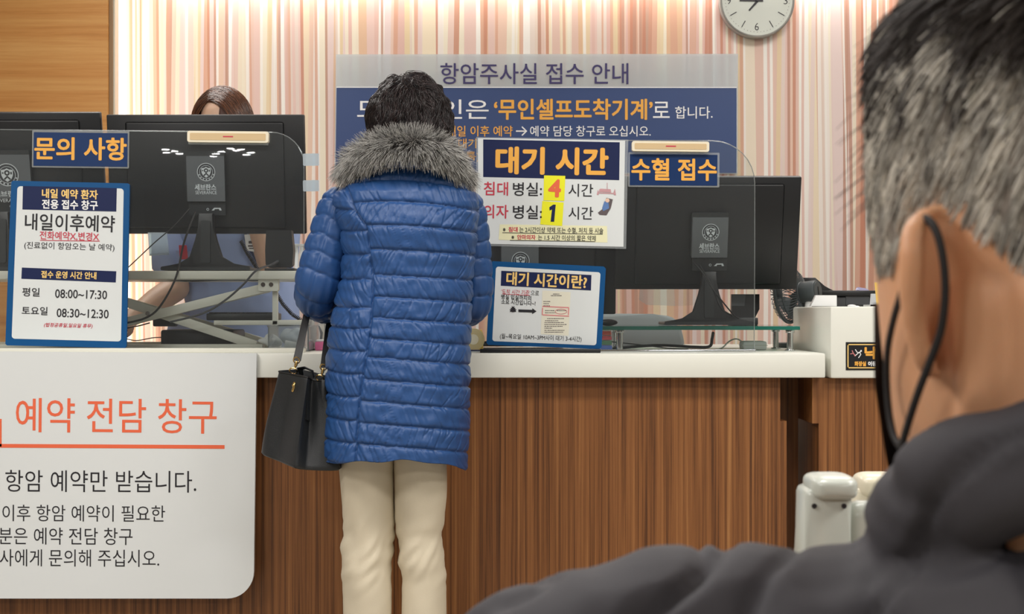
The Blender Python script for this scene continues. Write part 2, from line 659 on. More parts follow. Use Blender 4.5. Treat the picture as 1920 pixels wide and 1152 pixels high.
M['dado'] = wood('hall_wood', [(0.3, '6E4826'), (0.6, '936338'), (0.75, 'A87748')], (30, 30, 1))
M['ceilpaint'] = mat('ceiling_paint', 'D8D6D0', 0.9)
M['floor'] = mat('stone_floor', 'A79F93', 0.35, var=0.08, vscale=4)

# ------------------------------------------------------------------ the room
def px2x(px, Y):
    return (px - 960) * Y / F
def py2z(py, Y):
    return CAMZ - (py - YH) * Y / F

XL, XR, YB = -5.0, 5.0, -12.5
struct('floor', G().box(XL, XR, YB, WALLY + 0.2, -0.1, 0), M['floor'], smooth=False)
struct('ceiling', G().box(XL, XR, YB, WALLY + 0.2, CEIL, CEIL + 0.1), M['ceilpaint'], smooth=False)
struct('wall_back', G().box(XL, XR, WALLY, WALLY + 0.15, 0, CEIL), wallpaper(), smooth=False)
struct('wall_left', G().box(XL - 0.1, XL, YB, WALLY, 0, CEIL), M['wallplain'], smooth=False)
struct('wall_right', G().box(XR, XR + 0.1, YB, WALLY, 0, CEIL), M['wallplain'], smooth=False)
struct('wall_front', G().box(XL, XR, YB - 0.1, YB, 0, CEIL), M['dado'], smooth=False)
# timber panel wall that stands forward of the striped wall, with its edge trim
xp = px2x(202, 5.72)
wp = struct('wall_panel', G().box(XL, xp, 5.72, 5.80, 0, CEIL), M['woodwall'], smooth=False)
xt = px2x(212, 5.74)
struct('trim_1', G().box(xp, xt, 5.735, 5.80, 0, CEIL, 0.002), mat('trim_bronze', '8A6D4C', 0.4), smooth=False)
struct('trim_2', G().box(xt, xt + 0.006, 5.745, 5.80, 0, CEIL), mat('trim_aluminium', 'CFC9B8', 0.35), smooth=False)
# raised platform behind the counter, added to lift the staff member to image height
struct('support_platform', G().box(-3.0, 3.0, 4.45, WALLY, 0, 0.10), M['floor'], smooth=False)

# ------------------------------------------------------------------ reception counter
CT = 0.930
cnt = thing('reception_counter', (-0.5, 3.72, 0), 'long low reception counter with white top and brown wood front', 'counter')
zb = py2z(709, 3.72)
xe = px2x(1548, 3.72)
obj('worktop', G().box(-2.4, xe, 3.72, 4.40, zb, CT, 0.004), M['solid'], cnt)
zs = py2z(790, 3.77)
xu, xl_ = px2x(1463, 3.77), px2x(1475, 3.77)
obj('front_panel', G().poly([(-2.4, 3.77, 0.09), (xl_, 3.77, 0.09), (xl_, 3.77, zs), (xu, 3.77, zs), (xu, 3.77, zb - 0.0005), (-2.4, 3.77, zb - 0.0005)], (0, 0.58, 0)), M['woodfront'], cnt, smooth=False)
obj('gap_panel', G().box(0.66, 0.765, 3.95, 3.97, 0, zb), M['woodfront'], cnt, smooth=False)
obj('plinth', G().box(-2.4, 0.68, 3.83, 4.33, 0, 0.09), M['plastic_dark'], cnt, smooth=False)
hi = thing('raised_counter', (1.5, 3.74, 0), 'higher white counter block with brown wood base at the end of the low counter', 'counter')
xb = px2x(1557, 3.74)
obj('white_block', G().box(xb, 2.4, 3.74, 4.24, py2z(710, 3.74), 1.048, 0.006), M['solid'], hi)
xu, xl_, zt_ = px2x(1523, 3.77), px2x(1535, 3.77), py2z(710, 3.74) - 0.0005
obj('front_panel', G().poly([(xl_, 3.77, 0.09), (2.4, 3.77, 0.09), (2.4, 3.77, zt_), (xu, 3.77, zt_), (xu, 3.77, zs - 0.006), (xl_, 3.77, zs - 0.006)], (0, 0.45, 0)), M['woodfront'], hi, smooth=False)
obj('plinth', G().box(0.82, 2.4, 3.83, 4.2, 0, 0.09), M['plastic_dark'], hi, smooth=False)

# ------------------------------------------------------------------ big sign board on the counter front
Yb = 3.705
sb = thing('sign_board', P(200, 1123, Yb), 'large white board with orange Korean heading hung on the counter front', 'sign')
pts = [(-330, 657), (481, 663)] + [(474 - 48 + 50 * math.cos(math.radians(a)), 1072 + 51 * math.sin(math.radians(a))) for a in range(0, 91, 10)] + [(-330, 1123)]
obj('board', plate(pts, Yb, 0.012), M['signboard'], sb, smooth=20)
Yt = Yb - 0.0006
text(sb, '예약 전담 창구', 218, 780, 376, 64, Yt, M['coral'], 0.5, bold=0.004)
obj('underline', plate(rrect(-2, 834, 421, 841, rot=0.3), Yt, 0.0004), M['coral'], sb, smooth=False)
obj('heading_bracket', plate(rrect(-3, 786, 3, 838), Yt, 0.0004), M['coral'], sb, smooth=False)
for s, cx, cy, w, h in (('항암 예약만 받습니다.', 189, 903, 358, 41), ('이후 항암 예약이 필요한', 157, 963, 305, 31), ('분은 예약 전담 창구', 123, 1006, 251, 32), ('사에게 문의해 주십시오.', 149, 1047, 299, 32)):
    text(sb, s, cx, cy, w, h, Yt, M['black'], 0.3, bold=-0.002)

# ------------------------------------------------------------------ clear acrylic screens
def screen(pts, edge_pts, Y, label):
    t = thing('acrylic_screen', P(sum(p[0] for p in pts) / len(pts), 662, Y), label, 'screen')
    obj('sheet', plate(pts, Y, 0.004), M['acrylic'], t, smooth=False)
    # polished edge, a thin strip along the outline
    obj('edge', G().tube([P(x, y, Y + 0.002) for x, y in edge_pts], 0.0013, 6), M['acrylic_edge'], t)
    return t
def arc(cx, cy, rx, ry, a0, a1, n=8):
    return [(cx + rx * math.cos(math.radians(a0 + (a1 - a0) * i / n)), cy + ry * math.sin(math.radians(a0 + (a1 - a0) * i / n))) for i in range(n + 1)]
e1 = [(-60, 653), (-60, 285)] + arc(-20, 283, 40, 40, 180, 270) + arc(507, 308, 63, 60, -90, 0) + [(570, 560), (572, 653)]
sc1 = screen(e1, e1, 3.80, 'clear acrylic counter screen with rounded corners before the standing staff member')
e2 = [(846, 658), (846, 320)] + arc(900, 316, 54, 53, 180, 270) + arc(1335, 343, 80, 79, -90, 0) + [(1415, 470), (1414, 658)]
sc2 = screen(e2, e2, 3.80, 'clear acrylic counter screen with rounded corners by the glass shelf')
obj('rail', G().box(px2x(-60, 3.8), px2x(572, 3.8), 3.785, 3.82, CT, py2z(653, 3.8), 0.001), M['riser'], sc1)
obj('rail', G().box(px2x(846, 3.8), px2x(1417, 3.8), 3.7975, 3.82, CT, py2z(656, 3.8), 0.001), M['chrome'], sc2)
for (y0, y1) in ((288, 311), (338, 359)):
    obj('tape_tab', plate(rrect(568, y0, 598, y1, 2, rot=-1), 3.799, 0.0008), M['tape'], sc1, smooth=False, label='pale blue tape tab')
for s_, x0, x1, y0, y1, nm in ((sc1, 351, 503, 246, 267, 'standing staff member'), (sc2, 1185, 1330, 265, 284, 'fan and glass shelf')):
    t = thing('intercom_bar', P((x0 + x1) / 2, y1, 3.79), 'cream intercom bar with tan face on the screen before the ' + nm, 'intercom')
    obj('housing', plate(rrect(x0, y0, x1, y1, 4, rot=0.6), 3.778, 0.020), M['cream'], t, smooth=20)
    obj('face', plate(rrect(x0 + 5, y0 + 4, x1 - 5, y1 - 4, 2, rot=0.6), 3.7768, 0.0012), M['tan'], t, smooth=20)
    obj('mark', plate(rrect((x0 + x1) / 2 - 9, (y0 + y1) / 2 - 1.4, (x0 + x1) / 2 + 10, (y0 + y1) / 2 + 1, rot=0.6), 3.7764, 0.0004), M['red'], t, smooth=False)
    obj('bracket', plate(rrect(x0 + 2, y1 - 1, x1 - 1, y1 + 4, rot=0.6), 3.785, 0.010), M['acrylic_edge'], t, smooth=False)

# ------------------------------------------------------------------ signs on the screens
Ys = 3.796
t = thing('name_sign', P(151, 314, Ys), 'small navy sign with amber lettering taped above the blue framed notice', 'sign')
R = 0.7
obj('lamination', plate(rrect(60, 245, 242, 315, 2, rot=R), Ys, 0.0010), M['sleeve'], t, smooth=False)
obj('card', plate(rrect(63, 249, 239, 312, rot=R), Ys - 0.0006, 0.0006), M['navy2'], t, smooth=False)
text(t, '문의 사항', 151, 279, 171, 41, Ys - 0.0012, M['orange'], R, bold=0.028)

t = thing('name_sign', P(1263, 350, Ys), 'small navy sign with amber lettering taped below the intercom by the fan', 'sign')
obj('lamination', plate(rrect(1178, 286, 1349, 351, 2, rot=0.4), Ys, 0.0010), M['sleeve'], t, smooth=False)
obj('card', plate(rrect(1181, 290, 1345, 348, rot=0.4), Ys - 0.0006, 0.0006), M['navy2'], t, smooth=False)
text(t, '수혈 접수', 1264, 318, 158, 40, Ys - 0.0012, M['orange'], 0.4, bold=0.028)

# blue framed notice (portrait)
t = thing('notice', P(127, 652, Ys), 'tall blue framed notice with opening hours standing against the screen', 'notice')
q = [(24, 339), (240, 344), (243, 347), (237, 650), (234, 653), (13, 648), (10, 645), (21, 342)]
obj('frame', plate(q, Ys - 0.004, 0.007), M['blueframe'], t, smooth=False)
def warp(u, v):      # sheet coordinates (0..1) to photo pixels on the notice
    a = Vector((22, 340)).lerp(Vector((242, 345)), u)
    b = Vector((10, 647)).lerp(Vector((237, 653)), u)
    c = a.lerp(b, v)
    return c.x, c.y
inner = [warp(x / 220, y / 308) for x, y in rrect(11, 9, 210, 296, 6)]
Y0 = Ys - 0.0045
obj('sheet', plate(inner, Y0, 0.0005), M['paper'], t, smooth=False)
Y1 = Y0 - 0.0005
obj('heading_band', plate([(43, 349), (219, 353), (218, 397), (42, 393)], Y1, 0.0004), M['navy'], t, smooth=False)
obj('hours_band', plate([(41, 502), (218, 509), (217, 530), (40, 523)], Y1, 0.0004), M['navy'], t, smooth=False)
Y2 = Y1 - 0.0005
for s, cx, cy, w, h, m_, b_, sh in (
        ('내일 예약 환자', 131, 364, 104, 17, 'yellowtx', .03, 0), ('전용 접수 창구', 131, 384, 104, 17, 'white', .03, 0),
        ('내일이후예약', 131, 418, 168, 31, 'black', .01, 0), ('전화예약X,변경X', 130, 443, 111, 16, 'red', .01, 0),
        ('(진료없이 항암오는 날 예약)', 130, 463, 169, 15, 'black', .0, 0), ('접수 운영 시간 안내', 129, 516, 103, 13, 'yellowtx', .03, 0),
        ('평일', 58, 548, 32, 16, 'black', .01, 0), ('08:00~17:30', 152, 552, 97, 16, 'black', .01, 0),
        ('토요일', 65, 583, 48, 15, 'black', .01, 0), ('08:30~12:30', 155, 588, 97, 16, 'black', .01, 0),
        ('(법정공휴일,일요일 휴무)', 128, 611, 91, 9, 'red', .01, .25)):
    text(t, s, cx, cy, w, h, Y2, M[m_], 1.6, bold=b_, shear=sh)
obj('underline', plate(rrect(75, 451, 187, 452.2, rot=0.8), Y2, 0.0003), M['red'], t, smooth=False)

# white waiting time notice (landscape, in a clear sleeve)
t = thing('notice', P(1034, 465, Ys), 'white waiting time notice with two yellow number cards on the screen', 'notice')
R = 0.85
C = (1034, 362)
ab = C
obj('lamination', plate([(893, 257), (1178, 262), (1174, 467), (892, 461)], Ys, 0.0010), M['sleeve'], t, smooth=False)
obj('sheet', plate([(896, 259), (1172, 264), (1169, 463), (897, 457)], Ys - 0.0006, 0.0006), M['paper'], t, smooth=False)
Y1 = Ys - 0.0011
obj('heading_band', plate([(906, 261.5), (1162, 267), (1161, 338), (906, 332)], Y1, 0.0004), M['navy'], t, smooth=False)
Y2 = Y1 - 0.0005
text(t, '대기 시간', 1035, 302, 208, 48, Y2, M['orange'], R, bold=0.045)
text(t, '침대', 930, 354, 45, 25, Y2, M['red'], R, bold=0.012)
text(t, '병실:', 989, 355, 54, 25, Y2, M['black'], R, bold=0.01)
text(t, '의자', 930, 397, 46, 25, Y2, M['red'], R, bold=0.012)
text(t, '병실:', 989, 398, 54, 25, Y2, M['black'], R, bold=0.01)
text(t, '시간', 1089, 357, 46, 24, Y2, M['black'], R, bold=0.004)
text(t, '시간', 1089, 400, 46, 24, Y2, M['black'], R, bold=0.004)
obj('handwritten_strip', plate([(937, 421), (1138, 424), (1139, 455), (935, 450)], Y1, 0.0004), M['paleyellow'], t, smooth=False)
text(t, '※          는 2시간이상 약제 또는 수혈, 처치 등 시술', 1037, 432, 188, 11, Y2, M['black'], R, bold=0.01)
text(t, '침대', 962, 430.5, 17, 9, Y2, M['red'], R, bold=0.03)
text(t, '※                 는 1.5 시간 이상의 짧은 약제', 1038, 446, 158, 10, Y2, M['black'], R, bold=0.01)
text(t, '안마의자', 987, 445, 34, 9, Y2, M['red'], R, bold=0.03)
obj('underline', plate(rrect(942, 437.5, 1130, 438.6, rot=R), Y2, 0.0003), M['black'], t, smooth=False)
obj('underline', plate(rrect(956, 451.5, 1116, 452.6, rot=R), Y2, 0.0003), M['black'], t, smooth=False)
# number cards
for s, pts, cx, cy, w, h, m_ in (('4', [(1020, 329), (1060, 330), (1058, 377), (1019, 376)], 1040, 353, 21, 31, 'coral'),
                                 ('1', [(1017, 377), (1057, 380), (1054, 424), (1013, 421)], 1036, 400, 13, 31, 'navy')):
    obj('number_card', plate(pts, Y2, 0.0004), M['yellow'], t, smooth=False)
    if s == '1':
        obj('lettering', plate([(1030, 389), (1037, 384), (1042, 384), (1039, 416), (1032.5, 416), (1035, 393), (1030.5, 395)], Y2 - 0.0006, 0.0003), M[m_], t, smooth=False)
    else:
        text(t, s, cx, cy, w, h, Y2 - 0.0006, M[m_], 3, bold=0.05)
# little bed and reclining chair drawings
M['pinkprint'] = mat('pink_print', 'C99AA0', 0.5)
M['blueprint'] = mat('blue_print', '5C7FB8', 0.5)
M['greyprint'] = mat('grey_print', '5F5558', 0.5)
M['skinprint'] = mat('skin_print', 'EBC6B0', 0.5)
g = plate([(1121, 356), (1123, 361), (1150, 362), (1153, 354), (1155, 366), (1151, 366), (1151, 364), (1123, 363), (1122, 366), (1119, 365)], Y2, 0.0003)
plate([(1124, 355), (1126, 354), (1145, 355), (1146, 361), (1123, 360)], Y2, 0.0003, g)
plate([(1138, 343), (1139, 343), (1139, 355), (1138, 355)], Y2, 0.0003, g)
obj('bed_drawing', g, M['pinkprint'], t, smooth=False)
g = plate([(1137, 371), (1149, 374), (1145, 391), (1137, 404), (1124, 403), (1121, 399), (1131, 391)], Y2, 0.0003)
obj('recliner_drawing', g, M['greyprint'], t, smooth=False)
g = plate([(1133, 378), (1141, 380), (1142, 391), (1131, 396), (1129, 391)], Y2 - 0.0004, 0.0003)
obj('patient_drawing', g, M['blueprint'], t, smooth=False)
obj('face_drawing', plate([(1139 + 4 * math.cos(a / 2), 376 + 4 * math.sin(a / 2)) for a in range(12)], Y2 - 0.0006, 0.0003), M['skinprint'], t, smooth=False)

# blue framed explanation notice (landscape, tilted)
t = thing('notice', P(1022, 656, Ys), 'wide blue framed notice with arrow and receipt picture leaning on the counter', 'notice')
R = 2.9
C = (1024, 574)
rr = lambda x0, y0, x1, y1, r=0: rrect(x0, y0, x1, y1, r, R, C)
q = [(924, 490), (1132, 500), (1136, 504), (1128, 651), (1124, 655), (915, 647), (912, 643), (920, 494)]
obj('frame', plate(q, Ys - 0.004, 0.007), M['blueframe'], t, smooth=False)
A_ = [(930, 500), (1126, 511), (1118, 648), (923, 640)]
def w4(u, v):
    a = Vector(A_[0]).lerp(Vector(A_[1]), u)
    b = Vector(A_[3]).lerp(Vector(A_[2]), u)
    c = a.lerp(b, v)
    return c.x, c.y
obj('sheet', plate([w4(x / 196, y / 138) for x, y in rrect(0, 0, 196, 138, 5)], Y0, 0.0005), M['paper'], t, smooth=False)
Y1 = Y0 - 0.0005
obj('heading_band', plate([(940, 508), (1109, 516), (1108, 545), (939, 536)], Y1, 0.0004), M['navy'], t, smooth=False)
Y2 = Y1 - 0.0005
text(t, '대기 시간이란?', 1025, 526, 150, 24, Y2, M['yellowtx'], R, bold=0.03)
text(t, "'도착 시간 기준'", 967, 548, 54, 9, Y2, M['red'], R)
text(t, "으로", 1003, 549.5, 15, 8, Y2, M['black'], R)
text(t, '병실 입실까지의', 968, 558, 56, 9, Y2, M['black'], R, bold=.01)
text(t, '소요 시간입니다~!', 972, 567.5, 64, 9, Y2, M['black'], R, bold=.01)
obj('underline', plate(rrect(942, 552.5, 994, 553.3, rot=R), Y2, 0.0003), M['red'], t, smooth=False)
text(t, '(월~목요일 10AM~3PM사이 대기 3-4시간)', 1014, 634, 153, 11, Y2, M['black'], 2.2)
bp = []
for i in range(20):
    a = 2 * math.pi * i / 20
    r_ = (6.8 if i % 2 == 0 else 4.2) * (1.0 + 0.15 * math.sin(3 * a))
    bp.append((962 + r_ * math.cos(a), 581 + r_ * math.sin(a)))
obj('burst_print', plate(bp, Y2, 0.0003), M['black'], t, smooth=False)
obj('arrow_print', plate(rotp([(972, 581), (998, 581), (998, 578), (1006, 583.5), (998, 589), (998, 586), (972, 586)], 2, (988, 583)), Y2, 0.0003), M['black'], t, smooth=False)
M['receipt'] = mat('receipt_print', 'E9E6D4', 0.6)
obj('receipt_print', plate([(1017, 545), (1070, 548), (1066, 630), (1014, 627)], Y1, 0.0003), M['receipt'], t, smooth=False)
g = plate(rrect(1017, 575, 1067, 577, rot=R), Y2, 0.0003)
plate(rrect(1017, 591, 1067, 593, rot=R), Y2, 0.0003, g)
plate(rrect(1016, 577.5, 1018, 590.5, rot=R), Y2, 0.0003, g)
plate(rrect(1065, 578, 1067, 591, rot=R), Y2, 0.0003, g)
M['pinkline'] = mat('pink_line_print', 'DE8A8C', 0.5)
obj('red_box_print', g, M['pinkline'], t, smooth=False)
ring = G()
ring.tube([P(1052 + 11 * math.cos(a), 584.5 + 4.6 * math.sin(a), Y2) for a in np.linspace(0, 2 * math.pi, 25)], 0.0007, 4, cap=False)
obj('circle_print', ring, M['pinkline'], t)
g = G()
for (x0, x1, y) in ((1037, 1049, 551), (1033, 1053, 554), (1019, 1030, 565), (1019, 1029, 569), (1019, 1029, 573), (1022, 1037, 582), (1044, 1062, 582), (1022, 1040, 586),
                    (1026, 1058, 597), (1022, 1045, 601), (1021, 1056, 604.5), (1021, 1060, 608), (1021, 1055, 611.5), (1021, 1034, 615), (1021, 1058, 619), (1021, 1056, 622.5)):
    x = x0
    while x < x1:
        w_ = random.uniform(1.2, 3.2)
        plate([(x, y), (x + w_, y + .1), (x + w_, y + 1.5), (x, y + 1.4)], Y2, 0.0002, g)
        x += w_ + random.uniform(.5, 1)
o = obj('receipt_lines', g, M['greyprint'], t, smooth=False)
o['kind'] = 'stuff'
obj('stand_foot', G().box(px2x(900, 3.76), px2x(1126, 3.76), 3.752, 3.784, CT, CT + 0.010, 0.002), M['plastic_black'], t, label='black foot strip')

# slip warning sign on the raised block
Yf = 3.7385
t = thing('warning_sign', P(1650, 694, Yf), 'black fall warning sign with gold border on the raised white block', 'sign')
obj('plate', plate(rrect(1586, 642, 1770, 694.5), Yf, 0.0014), mat('black_sign', '1A1B20', 0.35), t, smooth=False)
g = G()
for r_ in ((1589, 645.5, 1767, 647.5), (1589, 689, 1767, 691), (1589, 645.5, 1591, 691), (1765, 645.5, 1767, 691)):
    plate(rrect(*r_), Yf - 0.0004, 0.0003, g)
obj('border', g, M['yellowtx'], t, smooth=False)
text(t, '낙상', 1645, 662, 46, 22, Yf - 0.0006, M['orange'], bold=0.05)
text(t, '화장실', 1613, 682.5, 21, 8.5, Yf - 0.0006, M['orange'], bold=0.05)
text(t, '이동 시 꼭', 1646, 682.5, 36, 8.5, Yf - 0.0006, M['white'], bold=0.05)
g = G()
Yk = Yf - 0.0006
for pl_ in ([(1604, 656), (1607, 661), (1611, 662), (1614, 659)], [(1612, 661), (1614, 665), (1610, 671)], [(1611, 661), (1604, 667)]):
    g.tube([P(x, y, Yk) for x, y in pl_], 0.0012, 6)
g.ell(P(1614.5, 658.5, Yk), (0.0022, 0.001, 0.0026), 10, 8)
obj('falling_figure_body', g, M['white'], t)
g = G()
for pl_ in ([(1604, 667), (1600, 663), (1595, 664)], [(1603, 668), (1599, 661), (1598, 658)]):
    g.tube([P(x, y, Yk) for x, y in pl_], 0.0011, 6)
obj('falling_figure_legs', g, M['pinkline'], t)

# ------------------------------------------------------------------ banner on the striped wall
Yw = WALLY - 0.012
t = thing('wall_banner', P(1005, 326, Yw), 'wide navy banner with frosted top strip on the striped wall', 'banner')
obj('backing', plate([(630, 102), (1384, 101), (1383, 326), (627, 325)], Yw, 0.003), M['film'], t, smooth=False)
obj('navy_field', plate([(631, 164), (1381, 165), (1381, 324.5), (629, 323)], Yw - 0.0012, 0.001), mat('banner_navy', '2B4478', 0.4, var=0.06, vscale=5), t, smooth=False)
obj('dividing_line', plate([(631, 163), (1381, 163.5), (1381, 165), (631, 164.5)], Yw - 0.002, 0.001), M['white'], t, smooth=False)
Y2 = Yw - 0.0026
M['violet'] = mat('indigo_print', '3B3468', 0.5)
text(t, '항암주사실 접수 안내', 1002, 138, 352, 39, Y2, M['violet'], bold=0.008)
text(t, '도착 확인은', 793, 205, 246, 37, Y2, M['white'], bold=0.006)
text(t, '‘무인셀프도착기계’', 1075, 205, 296, 38, Y2, M['orange'], bold=0.025)
text(t, '로', 1240, 206, 31, 30, Y2, M['white'], bold=0.006)
text(t, '합니다.', 1301, 211, 70, 23, Y2, M['white'], bold=0.006)
text(t, '내일 이후 예약', 900, 246, 122, 20, Y2, M['orange'], bold=0.008)
text(t, '→', 978, 246, 21, 18, Y2, M['white'], bold=0.004)
text(t, '예약 담당 창구로 오십시오.', 1107, 246, 226, 20, Y2, M['white'], bold=0.006)
text(t, '확인 대기', 854, 269, 78, 18, Y2, M['orange'], bold=0.006)
text(t, '카톡)', 876, 294, 46, 19, Y2, M['orange'], bold=0.006)

# ------------------------------------------------------------------ wall clock
Yc_ = WALLY - 0.05
c = P(1420, 0, Yc_)
k = Yc_ / F
t = thing('wall_clock', (c.x, Yc_, c.z), 'round white wall clock with silver rim above the banner', 'clock')
obj('case', G().cyl((c.x, WALLY - 0.001, c.z), (0, -1, 0), 70 * k, 0.045, 64, bev=0.004), mat('silver_rim', 'A9ABA8', 0.35, metal=0.5), t)
obj('dial', G().cyl((c.x, Yc_ + 0.004, c.z), (0, -1, 0), 66.5 * k, 0.002, 64), mat('clock_dial', 'D5DBD3', 0.5), t, smooth=False)
rimg = G().torus((c.x, Yc_ + 0.002, c.z), (0, 1, 0), 68.2 * k, 2.2 * k, 64, 8)
obj('rim', rimg, mat('rim_metal', '9A9A96', 0.3, metal=0.6), t)
Yd = Yc_ + 0.0012
g, gd = G(), G()
for h in range(12):
    a = math.radians(h * 30)
    if h % 3:
        u = Vector((math.sin(a), -math.cos(a)))
        n_ = Vector((-u.y, u.x))
        p0, p1 = Vector((1420, 0)) + u * 45, Vector((1420, 0)) + u * 58.5
        obj('hour_mark', plate([p0 + n_ * .8, p1 + n_ * .8, p1 - n_ * .8, p0 - n_ * .8], Yd, 0.0005), M['black'], t, smooth=False)
for i in range(60):
    a = math.radians(i * 6)
    p = Vector((1420 + 60 * math.sin(a), -60 * math.cos(a)))
    plate([(p.x - .5, p.y - .5), (p.x + .5, p.y - .5), (p.x + .5, p.y + .5), (p.x - .5, p.y + .5)], Yd, 0.0005, gd)
obj('minute_dots', gd, M['greyprint'], t, smooth=False)['kind'] = 'stuff'
for s, x, y in (('12', 1420, -50), ('3', 1473, 1), ('6', 1419, 50), ('9', 1367, 1)):
    text(t, s, x, y, 7.5 if len(s) == 1 else 14, 14, Yd, M['black'], bold=-0.005, name='numeral')
obj('minute_hand', plate([(1431, -1), (1431, 3), (1387, 2.2), (1387, -1.5)], Yd - 0.004, 0.001), M['black'], t, smooth=False)
obj('hour_hand', plate([(1421, -2), (1424, 1), (1406, 20.5), (1403.5, 18.5)], Yd - 0.0025, 0.001), M['black'], t, smooth=False)
obj('hub', G().cyl((c.x, Yd, c.z), (0, -1, 0), 3 * k, 0.007, 16), M['black'], t)
# ------------------------------------------------------------------ monitors (seen from behind)
def emblem(parent, cx, cy, r, Y):
    circ = lambda R_, n=32: [(cx + R_ * math.cos(2 * math.pi * i / n), cy + R_ * math.sin(2 * math.pi * i / n)) for i in range(n)]
    obj('emblem_disc', plate(circ(r), Y, 0.0003), mat('emblem_dark', '2E3238', 0.4), parent, smooth=False)
    g = G()
    for R0, R1 in ((r, r * .93), (r * .74, r * .70)):
        o_, i_ = circ(R0), circ(R1)
        for j in range(32):
            kx = (j + 1) % 32
            g.poly([P(*o_[j], Y - 0.0004), P(*o_[kx], Y - 0.0004), P(*i_[kx], Y - 0.0004), P(*i_[j], Y - 0.0004)], (0, 0.0002, 0))
    for j in range(7):      # the small marks round the lower rim
        a = math.radians(20 + j * 23)
        x, y = cx + r * .83 * math.cos(a), cy + r * .83 * math.sin(a)
        plate(rrect(x - r * .06, y - r * .06, x + r * .06, y + r * .06), Y - 0.0004, 0.0002, g)
    obj('emblem_ring', g, M['silver'], parent, smooth=False)
    sh = [(-.52, -.42), (-.2, -.46), (0, -.56), (.2, -.46), (.52, -.42), (.5, .05), (.36, .36), (0, .62), (-.36, .36), (-.5, .05)]
    obj('emblem_shield', plate([(cx + x * r, cy + y * r) for x, y in sh], Y - 0.0004, 0.0002), M['silver'], parent, smooth=False)
    g = G()
    o_, i_ = [[(cx + R_ * math.cos(2 * math.pi * i / 20), cy - .17 * r + R_ * math.sin(2 * math.pi * i / 20)) for i in range(20)] for R_ in (r * .24, r * .11)]
    for j in range(20):
        kx = (j + 1) % 20
        g.poly([P(*o_[j], Y - 0.0008), P(*o_[kx], Y - 0.0008), P(*i_[kx], Y - 0.0008), P(*i_[j], Y - 0.0008)], (0, 0.0002, 0))
    for pl_ in ([(0, .06), (.32, .36), (.2, .44), (0, .24), (-.2, .44), (-.32, .36)], [(-.44, -.22), (-.3, -.22), (-.3, -.1), (-.44, -.1)], [(.3, -.26), (.42, -.26), (.42, -.04), (.3, -.04)]):
        plate([(cx + x * r, cy + y * r) for x, y in pl_], Y - 0.0008, 0.0002, g)
    obj('emblem_letters', g, mat('emblem_ink', '23262C', 0.4), parent, smooth=False)

